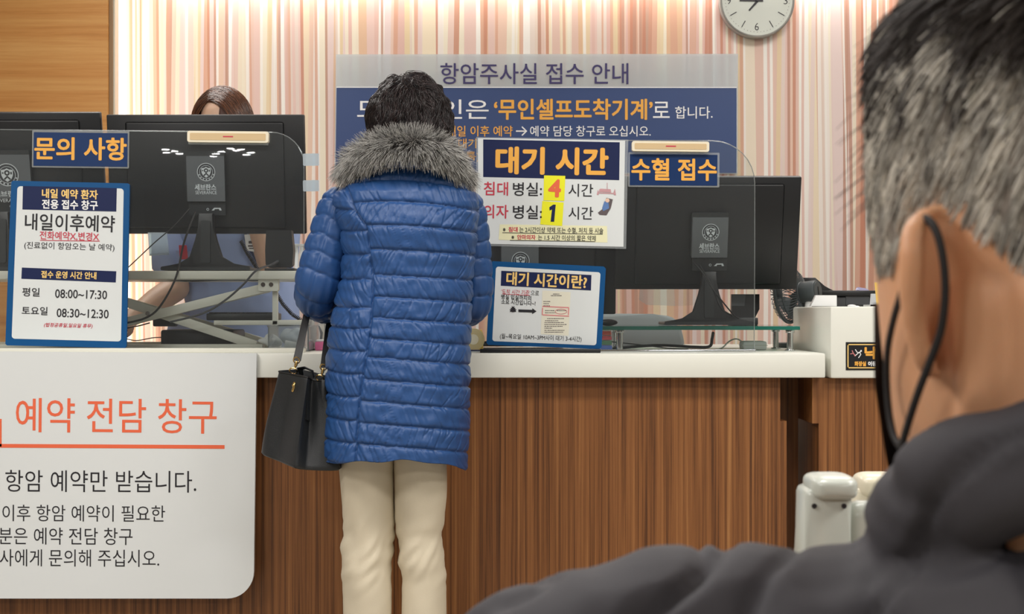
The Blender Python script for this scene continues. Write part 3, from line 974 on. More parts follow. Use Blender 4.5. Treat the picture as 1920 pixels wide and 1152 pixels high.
def monitor(x0, y0, x1, y1, Y, base_y, label, cx, plate_px=None, words=True, tilt=10, yaw=0, stand=True):
    cxm = (x0 + x1) / 2
    kk = Y / F
    ground = P(cx, base_y, Y)
    t = thing('monitor', ground, label, 'monitor')
    g = G()
    a, b = P(x0, y1, Y), P(x1, y0, Y)
    g.box(a.x, b.x, Y + 0.012, Y + 0.034, a.z, b.z, 0.004)
    panel = obj('panel', g, M['plastic_black'], t)
    sub = [panel]
    hx, hz = b.x - a.x, b.z - a.z
    g = G().box(a.x + 0.01, b.x - 0.01, Y + 0.0341, Y + 0.0346, a.z + 0.015, b.z - 0.008)
    sub.append(obj('screen', g, mat('dark_screen', '0B0C0E', 0.15), panel))
    mx = P(cx, 0, Y).x
    g = G().box(mx - hx * .40, mx + hx * .40, Y + 0.004, Y + 0.0125, a.z + hz * .05, b.z - hz * .06, 0.006, 3)
    sub.append(obj('rear_housing', g, M['plastic_black'], panel))
    n0 = len(COL.objects)
    if plate_px:
        p0, q0, p1, q1 = plate_px
        Yp = Y - 0.020
        sub.append(obj('logo_box', plate(rrect(p0 - 2, q0 - 8, p1, q1, 3), Yp + 0.001, 0.0135), M['plastic_dark'], panel))
        before = set(COL.objects)
        obj('logo_plate', plate(rrect(p0, q0, p1, q1), Yp, 0.001), M['greyplate'], panel, smooth=False)
        w = p1 - p0
        emblem(panel, (p0 + p1) / 2 + 1, q0 + w * .42, w * .24, Yp - 0.0006)
        if words:
            text(panel, '세브란스', (p0 + p1) / 2 - 1, q0 + w * .82, w * .56, 11, Yp - 0.0006, M['silver'], bold=0.03)
            text(panel, 'SEVERANCE', (p0 + p1) / 2, q0 + w * .96, w * .56, 6.5, Yp - 0.0006, M['silver'], bold=0.01)
        sub += [o for o in COL.objects if o not in before]
        g = plate(rrect(p0 + 2, q1 + 3, p1, q1 + 27), Y - 0.009, 0.003)
        sub.append(obj('port_panel', g, M['plastic_dark'], panel, smooth=False))
        g = G()
        cx0 = p0 + w * .56
        g.torus(P(cx0 - 2, q1 + 16, Y - 0.0093), (0, 1, 0), 2.0 * kk, 0.5 * kk, 14, 6)
        plate([(cx0 + 5, q1 + 18), (cx0 + 10, q1 + 13), (cx0 + 22, q1 + 13), (cx0 + 24, q1 + 18), (cx0 + 20, q1 + 18), (cx0 + 19, q1 + 15), (cx0 + 11, q1 + 15.5), (cx0 + 10, q1 + 18)], Y - 0.0095, 0.0005, g)
        sub.append(obj('port_symbols', g, M['silver'], panel, smooth=False))
    # tip the panel about its lower middle so that its top leans towards the hall
    piv = Vector((mx, Y, (a.z + b.z) / 2)) - ORG[t.name]
    Mx = Matrix.Translation(piv) @ Matrix.Rotation(math.radians(yaw), 4, 'Z') @ Matrix.Rotation(math.radians(tilt), 4, 'X') @ Matrix.Translation(-piv)
    for o in sub:
        o.data.transform(Mx)
    if stand:
        top = y1 - (y1 - y0) * .18
        by = base_y
        L = lambda pts: [(cx + x, y) for x, y in pts]
        foot = L([(-84, by), (-84, by - 7), (-48, by - 11), (-28, by - 24), (-17, by - 58), (-14, by - 80), (-14, top), (14, top), (14, by - 80), (17, by - 58), (28, by - 24), (50, by - 11), (84, by - 8), (84, by)])
        sg = G()
        sg.poly([P(x, y, Y - 0.045) for x, y in foot], (0, 0.03, 0), 0.003)
        st = obj('stand', sg, M['plastic_black'], t, smooth=30)
        fg = plate(rrect(cx - 84, by - 6, cx + 84, by, 2), Y - 0.062, 0.17)
        obj('foot_plate', fg, M['plastic_dark'], t, smooth=30)
        rg = plate(rrect(cx - 9, top + 14, cx + 9, by - 14, 3), Y - 0.049, 0.005)
        obj('cable_channel', rg, M['plastic_dark'], st, smooth=30)
        obj('neck_joint', G().cyl(P(cx, top + 16, Y - 0.02), (0, 1, 0), 0.018, 0.03, 20), M['plastic_dark'], t)
    return t

m1 = monitor(201, 216, 571, 440, 4.14, 507, 'black monitor from behind on the riser before the standing staff member', 385, (350, 291, 421, 376), tilt=8)
m2 = monitor(-185, 212, 192, 437, 4.14, 507, 'black monitor from behind on the riser beside the timber wall panel', 2, (-33, 287, 57, 370), tilt=13)
m3 = monitor(1155, 332, 1500, 548, 4.12, 610, 'black monitor from behind on the green glass shelf', 1330, (1298, 404, 1365, 481), tilt=14)
m4 = monitor(800, 378, 1156, 592, 4.24, 650, 'black monitor from behind partly hidden by the waiting time notices', 975, (940, 458, 1010, 540), words=False, tilt=8)

# ------------------------------------------------------------------ riser with scissor legs
Yr = 3.98
t = thing('desk_riser', P(280, 656, Yr), 'cream desk riser with crossed scissor legs and a top shelf', 'desk riser')
obj('shelf', G().box(px2x(-260, Yr), px2x(556, Yr), Yr, 4.36, py2z(524, Yr), py2z(508, Yr), 0.004), M['riser'], t)
RISER = t
def bar(p, q, w, Y, th, name='scissor_arm', m='riser'):
    p, q = Vector(p), Vector(q)
    d = (q - p).normalized()
    n_ = Vector((-d.y, d.x)) * w / 2
    return obj(name, G().poly([P(*(p + n_), Y), P(*(q + n_), Y), P(*(q - n_), Y), P(*(p - n_), Y)], (0, th, 0), 0.0015), M[m], t, smooth=30)
bar((180, 618), (512, 536), 17, Yr + 0.02, 0.012)
bar((180, 549), (480, 648), 17, Yr + 0.04, 0.012)
bar((230, 560), (500, 640), 8, Yr + 0.30, 0.012)
bar((262, 602), (506, 544), 8, Yr + 0.28, 0.012)
obj('hinge_block', plate(rrect(484, 524, 522, 546, 3), Yr + 0.015, 0.02), M['riser'], t, smooth=30)
for x, y in ((278, 588), (494, 534), (509, 534)):
    obj('bolt', G().cyl(P(x, y, Yr + 0.02), (0, -1, 0), 0.006, 0.008, 16), M['chrome'], t)
obj('base_rail', G().box(px2x(-260, Yr), px2x(492, Yr), Yr + 0.005, Yr + 0.035, CT, CT + 0.017, 0.002), M['riser'], t)
obj('base_rail', G().box(px2x(-260, Yr), px2x(492, Yr), Yr + 0.30, Yr + 0.33, CT, CT + 0.017, 0.002), M['riser'], t)
obj('post', G().box(px2x(506, Yr), px2x(516, Yr), Yr + 0.04, Yr + 0.055, py2z(612, Yr), py2z(530, Yr), 0.001), M['riser'], t)
obj('keyboard_tray', G().box(px2x(395, Yr), px2x(568, Yr), Yr + 0.04, Yr + 0.24, py2z(610, Yr + .04), py2z(601, Yr + .04), 0.002), M['riser'], t)
kb = thing('keyboard', P(440, 601, Yr + 0.05), 'dark keyboard on the low tray of the cream desk riser', 'keyboard')
obj('body', G().box(px2x(378, Yr), px2x(506, Yr), Yr + 0.06, Yr + 0.2, py2z(601, Yr + .04), py2z(588, Yr + .04), 0.003), M['plastic_dark'], kb)
g = G()
for i in range(14):
    for j in range(4):
        x = px2x(380, Yr) + 0.004 + i * 0.0125
        g.box(x, x + 0.0105, Yr + 0.065 + j * 0.03, Yr + 0.09 + j * 0.03, py2z(588, Yr + .04), py2z(588, Yr + .04) + 0.003)
obj('keys', g, M['plastic_black'], kb, smooth=False)['kind'] = 'stuff'
t = thing('equipment_box', P(370, 650, 4.2), 'flat black box lying on the counter under the desk riser', 'box')
obj('body', G().box(px2x(304, 4.1), px2x(440, 4.1), 4.08, 4.26, CT, py2z(619, 4.08), 0.006), M['plastic_dark'], t)
obj('front_panel', G().box(px2x(312, 4.08), px2x(432, 4.08), 4.078, 4.081, CT + 0.006, py2z(624, 4.08), 0.001), M['plastic_black'], t)
t = thing('power_adapter', P(296, 612, 4.05), 'small black adapter hanging on cords under the desk riser', 'adapter')
obj('body', G().box(px2x(276, 4.0), px2x(318, 4.0), 4.06, 4.1, py2z(613, 4.0), py2z(598, 4.0), 0.004), M['plastic_black'], t)
obj('cord', G().tube([P(280, 606, 4.07), P(262, 611, 4.04), P(235, 616, 4.02), P(200, 613, 4.02)], 0.002, 6), M['cable'], t)

# card terminal / phone on the riser
t = thing('card_terminal', P(523, 508, 4.08), 'black card terminal standing on the desk riser beside the monitor stand', 'terminal')
obj('body', plate([(499, 432), (546, 432), (550, 470), (548, 497), (542, 502), (504, 502), (498, 496), (497, 470)], 4.07, 0.04), M['plastic_black'], t, smooth=30)
obj('foot', G().box(px2x(496, 4.06), px2x(552, 4.06), 4.06, 4.14, py2z(508, 4.06), py2z(503, 4.06), 0.001), M['plastic_dark'], t)
obj('plug', G().tube([P(518, 494, 4.065), P(521, 490, 4.05), P(508, 497, 4.04)], 0.0035, 8), M['cablegrey'], t)
# cords
def cord(name, pts, Y, r, m, label, ys=None, parent=None):
    p = [P(x, y, (ys[i] if ys else Y)) for i, (x, y) in enumerate(pts)]
    sm = []
    for i in range(len(p) - 1):
        a, b, c_, d = p[max(i - 1, 0)], p[i], p[i + 1], p[min(i + 2, len(p) - 1)]
        for s in range(6):
            u = s / 6
            sm.append(0.5 * ((2 * b) + (c_ - a) * u + (2 * a - 5 * b + 4 * c_ - d) * u * u + (3 * b - a - 3 * c_ + d) * u ** 3))
    sm.append(p[-1])
    o = obj(name, G().tube(sm, r, 8), m, parent)
    if parent is None:
        tag(o, label, 'cord')
    return o
cord('monitor_cord', [(366, 399), (345, 455), (330, 520), (300, 575), (272, 597), (232, 607)], 3.97, 0.0028, M['cable'], 'thick black cord hanging from the monitor past the riser shelf', ys=[4.10, 4.06, 3.965, 3.96, 3.96, 3.96], parent=m1)
cord('monitor_cord', [(355, 392), (325, 425), (290, 455), (240, 502), (225, 512)], 4.06, 0.0016, M['cable'], 'thin black cord slanting from the monitor down to the riser shelf', ys=[4.11, 4.08, 4.06, 4.04, 4.04], parent=m1)
cord('terminal_cord', [(508, 497), (480, 508), (455, 535), (420, 565), (380, 588), (320, 604)], 3.96, 0.0028, M['cablegrey'], 'grey cord running from the card terminal across the scissor legs', ys=[4.04, 3.97, 3.955, 3.955, 3.955, 3.96])
cord('desk_cord', [(232, 634), (255, 639), (285, 634), (304, 633)], 4.02, 0.0014, M['cable'], '', parent=RISER)
cord('desk_cord', [(280, 521), (350, 527), (420, 525), (485, 526)], 4.1, 0.0024, M['cable'], '', parent=RISER)
# ------------------------------------------------------------------ clear box with tissue and small things
t = thing('clear_box', P(535, 656, 3.95), 'clear plastic box of white supplies on the counter beside the handbag strap', 'box')
g = G()
bx0, bx1, by0, by1, bz0, bz1 = px2x(506, 3.93), px2x(582, 3.93), 3.9, 4.06, CT + 0.001, py2z(612, 3.93)
for (a0, a1, c0, c1, d0, d1) in ((bx0, bx1, by0, by1, bz0, bz0 + .003), (bx0, bx1, by0, by0 + .003, bz0, bz1), (bx0, bx1, by1 - .003, by1, bz0, bz1), (bx0, bx0 + .003, by0, by1, bz0, bz1), (bx1 - .003, bx1, by0, by1, bz0, bz1)):
    g.box(a0, a1, c0, c1, d0, d1)
obj('walls', g, M['sleeve'], t, smooth=False)
g = G().tube([(bx0, by0, bz1), (bx1, by0, bz1), (bx1, by1, bz1), (bx0, by1, bz1), (bx0, by0, bz1)], 0.0025, 6)
obj('rim', g, M['sleeve'], t)
def blob(c, r, seed, amp):
    g = G().ell(c, r, 28, 18)
    g.v = [tuple(Vector(p) + (Vector(p) - Vector(c)) * amp * noise.noise(Vector(p) * 45 + Vector((seed, 0, 0)))) for p in g.v]
    return g
M['tissue'] = mat('white_tissue', 'E6E9EA', 0.8)
tag(obj('crumpled_tissue', blob(P(505, 640, 3.97), (0.024, 0.022, 0.016), 3, 1.1), M['tissue']), 'crumpled white tissue at the near end of the clear box', 'tissue')
tag(obj('white_pouch', blob(P(548, 632, 3.99), (0.026, 0.02, 0.022), 9, 0.6), mat('pale_pouch', 'BFC9D4', 0.5)), 'pale grey pouch inside the clear box behind the bag strap', 'pouch')
o = thing('small_bottle', P(545, 651, 3.95), 'small white bottle lying in the clear box of supplies', 'bottle')
obj('body', G().cyl(P(534, 645, 3.95), (1, 0.1, -0.2), 0.010, 0.03, 18, bev=0.002), M['tissue'], o)
obj('cap', G().cyl(P(556, 649, 3.953), (1, 0.1, -0.2), 0.007, 0.010, 18, bev=0.001), M['cream'], o)
t = thing('pen_holder', P(577, 656, 3.9), 'clear plastic column holding pens beside the blue coat', 'organiser')
g = G()
dx0, dx1 = px2x(578, 4.1), px2x(612, 4.1)
for (a0, a1, c0, c1) in ((dx0, dx1, 4.08, 4.083), (dx0, dx1, 4.15, 4.153), (dx0, dx0 + .003, 4.08, 4.153), (dx1 - .003, dx1, 4.08, 4.153)):
    g.box(a0, a1, c0, c1, CT, py2z(590, 4.1))
obj('walls', g, M['sleeve'], t, smooth=False)
obj('lid', G().box(dx0 - .01, dx1 + .002, 4.075, 4.158, py2z(590, 4.1), py2z(587, 4.1), 0.001), M['sleeve'], t)
t = thing('pen', P(604, 656, 4.12), 'dark pen sticking out of the clear column', 'pen')
obj('barrel', G().tube([P(600, 655, 4.12), P(603, 625, 4.115)], 0.0035, 10), M['plastic_black'], t)
obj('grip', G().tube([P(603, 625, 4.115), P(598, 612, 4.11)], [0.004, 0.002], 10), M['plastic_black'], t)
t = thing('pink_stapler', P(600, 656, 4.0), 'small pink object on the counter next to the blue coat', 'stapler')
obj('body', G().box(px2x(592, 4.0), px2x(612, 4.0), 3.98, 4.04, CT, py2z(641, 4.0), 0.004), mat('pink_plastic', 'E678A8', 0.4), t)
obj('top', G().box(px2x(594, 4.0), px2x(610, 4.0), 3.985, 4.03, py2z(641, 4.0), py2z(637, 4.0), 0.002), M['white'], t)
# upright white organiser posts beside the terminal
t = thing('white_rack', P(565, 530, 4.2), 'white plastic rack on the riser beside the blue sleeve', 'rack')
for x in (556, 566, 576):
    obj('post', G().box(px2x(x - 3, 4.25), px2x(x + 3, 4.25), 4.245, 4.26, py2z(508, 4.2) , py2z(462, 4.25), 0.002), M['white'], t)
obj('top_rail', G().box(px2x(551, 4.25), px2x(580, 4.25), 4.24, 4.265, py2z(462, 4.25), py2z(458, 4.25), 0.002), M['white'], t)
obj('bottom_rail', G().box(px2x(540, 4.25), px2x(580, 4.25), 4.2, 4.265, py2z(524, Yr), py2z(508, Yr) + 0.004, 0.002), M['white'], t)

# cream disc and yellow card near the right arm
t = thing('tape_roll', P(890, 655, 3.98), 'cream roll of tape standing upright beside the blue coat', 'tape roll')
c = P(888, 636, 4.0)
obj('roll', G().cyl((c.x, 3.985, CT + 0.030), (0, 1, 0), 0.030, 0.02, 32, bev=0.002), mat('cream_tape', 'DCC996', 0.5), t)
obj('core', G().cyl((c.x, 3.983, CT + 0.030), (0, 1, 0), 0.014, 0.003, 24), M['cream'], t)
t = thing('yellow_card', P(902, 655, 4.0), 'folded yellow card standing between the coat and the wide blue notice', 'card')
obj('front_fold', G().poly([P(897, 656, 3.99), P(906, 656, 3.99), P(907, 628, 4.0), P(902, 617, 4.0), P(898, 622, 4.0)], (0, 0.001, 0)), mat('soft_yellow', 'F3D257', 0.5), t, smooth=False)
obj('rear_fold', G().poly([P(897, 655, 4.01), P(906, 655, 4.01), P(906, 630, 4.002), P(902, 619, 4.002), P(898, 624, 4.002)], (0, 0.001, 0)), mat('pale_fold', 'F1E6B4', 0.5), t, smooth=False)

t = thing('plastic_sleeve', P(296, 507, 4.1), 'pale blue clear plastic sleeve hanging at the monitor before the standing staff member', 'sleeve')
obj('sheet', plate([(277, 436), (313, 436), (317, 478), (280, 480)], 4.16, 0.0008), M['tape'], t, smooth=False)
obj('weight_strip', plate([(281, 476), (316, 474), (317, 478), (280, 480)], 4.159, 0.0006), M['sleeve'], t, smooth=False)
# ------------------------------------------------------------------ glass shelf by the fan
t = thing('glass_shelf', P(1320, 656, 3.93), 'green glass monitor shelf on four chrome legs', 'shelf')
gx0, gx1, gz0, gz1 = px2x(1128, 3.92), px2x(1500, 3.92), py2z(619, 3.92), py2z(612, 3.92)
obj('glass', G().box(gx0, gx1, 3.921, 4.33, gz0, gz1, 0.0005), M['glass'], t, smooth=False)
obj('front_edge', G().box(gx0, gx1, 3.918, 3.9212, gz0, gz1, 0.0005), M['glass_edge'], t, smooth=False)
for x, y in ((gx0 + 0.05, 3.95), (gx1 - 0.021, 3.95), (gx0 + 0.05, 4.165), (gx1 - 0.021, 4.165)):
    lg = obj('leg', G().cyl((x, y, CT + 0.004), (0, 0, 1), 0.0085, gz0 - CT - 0.004, 24), M['chrome'], t)
    obj('leg_flange', G().cyl((x, y, CT), (0, 0, 1), 0.014, 0.004, 24, bev=0.001), M['chrome'], lg)
    obj('cap_disc', G().cyl((x, y, gz0 - 0.008), (0, 0, 1), 0.012, 0.008, 24, bev=0.001), M['chrome'], lg)
# binder with index tabs
t = thing('index_book', P(1136, 655, 4.0), 'white note block with coloured index tabs under the glass shelf', 'note block')
ib0, ib1 = px2x(1122, 3.96), px2x(1149, 3.96)
obj('block', G().poly([(ib0, 3.965, CT), (ib1, 3.965, CT), (ib1 - 0.006, 3.975, gz0 - 0.004), (ib0, 3.975, gz0 - 0.004)], (0, 0.12, 0)), M['white'], t, smooth=False)
for i, cc in enumerate(('F0D23C', 'F07060', 'E85C64', '6FA07A', '6C8BE0')):
    y_ = 612 + i * 9
    o = obj('index_tab', plate([(1127, y_), (1145 + i * .6, y_ + .3), (1145.6 + i * .6, y_ + 7.6), (1126, y_ + 7.4)], 3.958, 0.004), mat('tab_' + cc, cc, 0.5), t, smooth=False)
# white adapter, cables below the shelf
t = thing('white_adapter', P(1412, 656, 4.05), 'white power adapter box on the counter between the chrome legs', 'adapter')
obj('body', G().box(px2x(1391, 4.05), px2x(1436, 4.05), 4.03, 4.1, CT, py2z(640, 4.05), 0.006), M['white'], t)
obj('lid_seam', G().box(px2x(1390, 4.05), px2x(1437, 4.05), 4.029, 4.101, CT + 0.012, CT + 0.0135), M['cablewhite'], t)
cord('adapter_cord', [(1396, 645), (1382, 636), (1368, 640), (1355, 652), (1345, 656)], 4.06, 0.002, M['cablewhite'], 'white cord curling out of the white power adapter')
cord('shelf_cord', [(1337, 625), (1335, 636), (1330, 650), (1300, 651), (1230, 648), (1150, 654)], 4.08, 0.0042, M['cable'], 'thick black cord lying on the counter under the glass shelf', ys=[4.08, 4.08, 4.08, 4.1, 4.12, 4.12])
cord('shelf_cord', [(1145, 641), (1200, 647), (1250, 653), (1290, 655)], 4.0, 0.0016, M['cable'], 'thin black cord slanting behind the index tabs under the glass shelf')
cord('stand_cord', [(1312, 498), (1325, 520), (1338, 545), (1352, 578), (1372, 592)], 4.05, 0.0024, M['cable'], 'black cord looping down the monitor stand on the glass shelf', ys=[4.05, 4.05, 4.04, 4.03, 4.06])
cord('stand_cord', [(1300, 492), (1318, 512), (1328, 530), (1350, 560), (1375, 590), (1385, 597)], 4.04, 0.002, M['cable'], 'second black cord beside the monitor stand on the glass shelf', ys=[4.05, 4.04, 4.035, 4.03, 4.06, 4.08])
t = thing('desk_phone', P(1400, 609, 4.15), 'black terminal standing on the glass shelf behind the monitor stand', 'terminal')
obj('body', plate([(1372, 552), (1424, 552), (1424, 580), (1416, 596), (1372, 596)], 4.26, 0.02), M['plastic_black'], t, smooth=30)
obj('paper_slip', plate([(1374, 553), (1398, 553), (1396, 574), (1372, 574)], 4.258, 0.001), M['greyplate'], t, smooth=False)
obj('foot', G().box(px2x(1370, 4.25), px2x(1420, 4.25), 4.235, 4.31, gz1, py2z(596, 4.26), 0.003), M['plastic_dark'], t)
t = thing('computer_mouse', P(1150, 611, 4.1), 'black mouse at the end of the glass shelf beside the blue notice', 'mouse')
obj('shell', G().ell(P(1140, 605, 4.06), (0.027, 0.035, 0.009)), M['plastic_black'], t)
obj('button', G().box(P(1152, 0, 4.05).x, P(1156, 0, 4.05).x, 4.03, 4.06, py2z(606, 4.05), py2z(602.5, 4.05), 0.001), M['plastic_dark'], t)
# taped transparent sheet on the monitor's lower edge seen against the wall
t = thing('plastic_sleeve', P(1235, 575, 4.1), 'empty clear plastic sleeve hanging under the monitor above the glass shelf', 'sleeve')
obj('sheet', plate([(1200, 543), (1264, 542), (1266, 574), (1212, 572), (1198, 562)], 4.08, 0.0008), M['sleeve'], t, smooth=False)
obj('flap', plate([(1264, 543), (1320, 543), (1318, 572), (1266, 574)], 4.081, 0.0008), M['acrylic'], t, smooth=False)

# ------------------------------------------------------------------ desk fan, turned half away
Yfan = 4.36
t = thing('desk_fan', P(1487, 650, Yfan), 'dark grey desk fan turned away beside the raised white block', 'fan')
ax = Vector((0.80, -0.58, 0.10)).normalized()      # from the guard back to the motor
fc = P(1476, 552, Yfan)
M['fan'] = mat('fan_plastic', '4E5558', 0.45)
q = ax.to_track_quat('Z', 'Y').to_matrix()
FP = lambda r, a, h: fc + q @ Vector((r * math.cos(a), r * math.sin(a), h))
g = G()
for i in range(44):
    a = 2 * math.pi * i / 44
    g.tube([FP(0.082 * s_, a + (1 - s_) * 0.5, h) for s_, h in ((1.0, 0.0), (0.93, 0.020), (0.75, 0.036), (0.5, 0.044), (0.28, 0.046))], 0.0013, 5, cap=False)
for r_, h in ((0.083, 0.0), (0.078, 0.020), (0.03, 0.047)):
    g.torus(fc + ax * h, ax, r_, 0.002, 48, 6)
obj('rear_guard', g, M['fan'], t)
g = G()
for i in range(32):
    a = 2 * math.pi * i / 32
    g.tube([FP(0.082 * s_, a, -h) for s_, h in ((1.0, 0.0), (0.9, 0.018), (0.6, 0.028), (0.25, 0.030))], 0.0012, 5, cap=False)
g.cyl(fc - ax * 0.032, ax, 0.022, 0.004, 24)
obj('front_guard', g, M['fan'], t)
obj('guard_rim', G().torus(fc, ax, 0.0835, 0.0055, 64, 8), M['fan'], t)
for i in range(5):
    a = 2 * math.pi * i / 5
    vs = []
    for s_ in np.linspace(0.2, 0.9, 6):
        for w_ in (-1, -0.3, 0.4, 1):
            an = a + w_ * 0.42 * (0.6 + 0.4 * s_)
            vs.append(FP(0.082 * s_, an, 0.006 + 0.010 * w_))
    fs = [[r_ * 4 + c_, r_ * 4 + c_ + 1, (r_ + 1) * 4 + c_ + 1, (r_ + 1) * 4 + c_] for r_ in range(5) for c_ in range(3)]
    obj('blade', G().add(vs, fs), mat('fan_blade', '5A6164', 0.4), t)
obj('motor', G().cyl(fc + ax * 0.044, ax, 0.031, 0.052, 36, bev=0.004), M['fan'], t)
mo = obj('motor_cap', G().cyl(fc + ax * 0.096, ax, 0.026, 0.003, 36), M['fan'], t)
g = G().box(-0.003, 0.003, -0.012, 0.012, 0, 0.002, 0.0008)
g.v = [tuple(fc + ax * 0.0985 + q @ Vector(p)) for p in g.v]
obj('slot', g, M['plastic_black'], mo)
g = G().tube([fc + ax * 0.07 + Vector((0, 0, -0.028)), fc + ax * 0.06 + Vector((0, 0, -0.08)), Vector((fc.x + 0.03, Yfan + 0.0, CT + 0.01))], [0.011, 0.009, 0.012], 12)
obj('neck', g, M['white'], t, label='pale neck')
obj('base', G().cyl((fc.x + 0.025, Yfan - 0.035, CT), (0, 0, 1), 0.07, 0.014, 36, bev=0.004), M['fan'], t)
fb = struct('desk_staff', G().box(0.55, 2.2, 4.40, 4.75, 0.86, CT), M['solid'])
tag(fb, 'white staff desk surface behind the counter under the fan', 'desk')
del fb['kind']
fb.name = 'staff_desk'

# ------------------------------------------------------------------ label printer, papers and folder on the raised block
BT = 1.048
t = thing('printer', (1.0, 4.52, CT), 'black office printer behind the raised white block', 'printer')
yA = 4.45
obj('body', G().box(px2x(1546, yA), px2x(1642, yA), yA, yA + 0.14, CT, py2z(556, yA), 0.004), M['plastic_dark'], t)
obj('paper_tray', G().box(px2x(1540, yA), px2x(1646, yA), yA - 0.01, yA + 0.15, py2z(556, yA), py2z(545, yA), 0.003), M['plastic_black'], t)
g = G().poly([P(1506, 546, yA), P(1546, 546, yA), P(1565, 546, yA), P(1546, 537, yA), P(1529, 521, yA), P(1507, 521, yA)], (0, 0.12, 0), 0.001)
obj('lid', g, M['plastic_black'], t, smooth=30)
obj('side_arm', G().poly([P(1512, 576, yA + .05), P(1530, 552, yA + .05), P(1546, 546, yA + .05), P(1546, 576, yA + .05)], (0, 0.05, 0)), M['plastic_dark'], t, smooth=30)
obj('control_panel', plate(rrect(1586, 556, 1630, 572, 1), yA - 0.002, 0.002), mat('panel_grey', '4A4D52', 0.4), t, smooth=False)
t = thing('paper_stack', P(1545, 575, 4.03), 'white angled paper holder on the raised block in front of the black printer', 'paper holder')
obj('front_sheet', G().poly([P(1520, 574.5, 4.03), P(1569, 574.5, 4.03), P(1569, 554, 4.03), P(1530, 554, 4.03)], (0, 0.02, 0), 0.001), M['white'], t, smooth=30)
obj('rear_sheet', G().poly([P(1522, 574.5, 4.055), P(1569, 574.5, 4.055), P(1569, 556, 4.055), P(1532, 556, 4.055)], (0, 0.002, 0)), M['paper'], t, smooth=False)
t = thing('crumpled_note', P(1598, 575, 3.98), 'scrap of white paper lying on the edge of the raised block', 'paper')
obj('scrap', blob(P(1596, 574, 3.99), (0.010, 0.01, 0.003), 4, 1.0), M['white'], t)
obj('scrap_end', blob(P(1607, 575, 3.99), (0.007, 0.01, 0.002), 6, 1.0), M['white'], t)
t = thing('white_tray', P(1645, 575, 4.02), 'pale blue white tray beside the printer on the raised block', 'tray')
obj('front', plate([(1632, 574.5), (1660, 574.5), (1660, 551), (1634, 551)], 4.02, 0.01), mat('pale_tray', 'DDE2EA', 0.5), t, smooth=30)
obj('base', G().box(px2x(1632, 4.02), px2x(1662, 4.02), 4.02, 4.10, BT, BT + 0.006), M['paper'], t, smooth=False)
t = thing('yellow_folder', P(1656, 575, 3.98), 'yellow folder standing on the raised block against the man', 'folder')
obj('cover', G().poly([P(1644, 575, 3.98), P(1700, 575, 3.98), P(1700, 533, 3.98), P(1640, 530, 3.98)], (0, 0.002, 0)), mat('folder_yellow', 'F2CB5C', 0.5), t, smooth=False)
obj('pages', G().poly([P(1646, 575, 3.987), P(1700, 575, 3.987), P(1700, 536, 3.987), P(1643, 534, 3.987)], (0, 0.006, 0)), M['paper'], t, smooth=False)
t = thing('blue_slip', P(1615, 545, 4.5), 'small violet slip of paper lying on top of the printer', 'paper')
obj('sheet', G().poly([P(1604, 545, 4.5), P(1630, 545, 4.5), P(1622, 541, 4.56), P(1608, 539, 4.56)], (0, 0.001, 0.0008)), mat('violet_paper', '7E7FA8', 0.5), t, smooth=False)
obj('fold', G().poly([P(1604, 545, 4.499), P(1612, 543, 4.499), P(1606, 540, 4.52)], (0, 0.001, 0.0005)), mat('violet_fold', 'A9AACB', 0.5), t, smooth=False)

# ------------------------------------------------------------------ staff chair behind the counter
Yk = 4.85
t = thing('office_chair', (px2x(1215, Yk), Yk, 0.10), 'grey office chair with rounded back behind the glass shelf', 'chair')
bxs = [(1108, 720), (1104, 600), (1112, 588), (1225, 589), (1262, 594), (1276, 608), (1284, 640), (1288, 720)]
obj('backrest', G().poly([P(x, y, Yk) for x, y in bxs], (0, 0.05, 0), 0.015), M['greychair'], t, smooth=60)
cx_ = px2x(1196, Yk)
obj('seat', G().box(cx_ - 0.22, cx_ + 0.22, Yk + 0.06, Yk + 0.5, 0.52, 0.59, 0.025, 3), M['greychair'], t)
obj('back_bar', G().tube([(cx_, Yk + 0.03, 0.83), (cx_, Yk + 0.02, 0.6), (cx_, Yk + 0.2, 0.5)], 0.018, 10), M['plastic_dark'], t)
obj('post', G().cyl((cx_, Yk + 0.28, 0.2), (0, 0, 1), 0.025, 0.33, 20), M['plastic_dark'], t)
for i in range(5):
    a = math.radians(i * 72 + 15)
    l = obj('foot', G().tube([(cx_, Yk + 0.28, 0.2), (cx_ + 0.26 * math.cos(a), Yk + 0.28 + 0.26 * math.sin(a), 0.165)], [0.022, 0.016], 8), M['plastic_dark'], t)
    obj('caster', G().cyl((cx_ + 0.26 * math.cos(a) - 0.012, Yk + 0.28 + 0.26 * math.sin(a), 0.130), (1, 0, 0), 0.03, 0.024, 16), M['plastic_black'], l)
# ------------------------------------------------------------------ patient in the blue quilted coat
M['coat'] = mat('blue_quilted_nylon', '244C84', 0.45, bump=0.12, bscale=160, spec=0.5, var=0.05, vscale=14)
M['skin'] = mat('skin', 'D9A283', 0.5, sss=0.25, var=0.06, vscale=40, bump=0.05, bscale=500)
M['skinlight'] = mat('skin_pale', 'E3BCA3', 0.5, sss=0.2)
M['trousers'] = mat('cream_trousers', 'D6CBB4', 0.8, bump=0.15, bscale=500, var=0.03, vscale=20)
M['shoe'] = mat('black_shoe', '222224', 0.4)
M['hair'] = attr_mat('hair_strands', 0.32, 0.6)
M['fur'] = attr_mat('fur_strands', 0.6, 0.3)
YP = 3.50
pt = thing('person', (px2x(745, YP), YP, 0), 'person with short dark hair and fur collared blue quilted coat standing at the counter', 'person')

def tube_body(voxel, parts, smooth_iter=4):
    g = G()
    for a in parts:
        a(g)
    return remesh(g, voxel, smooth_iter)

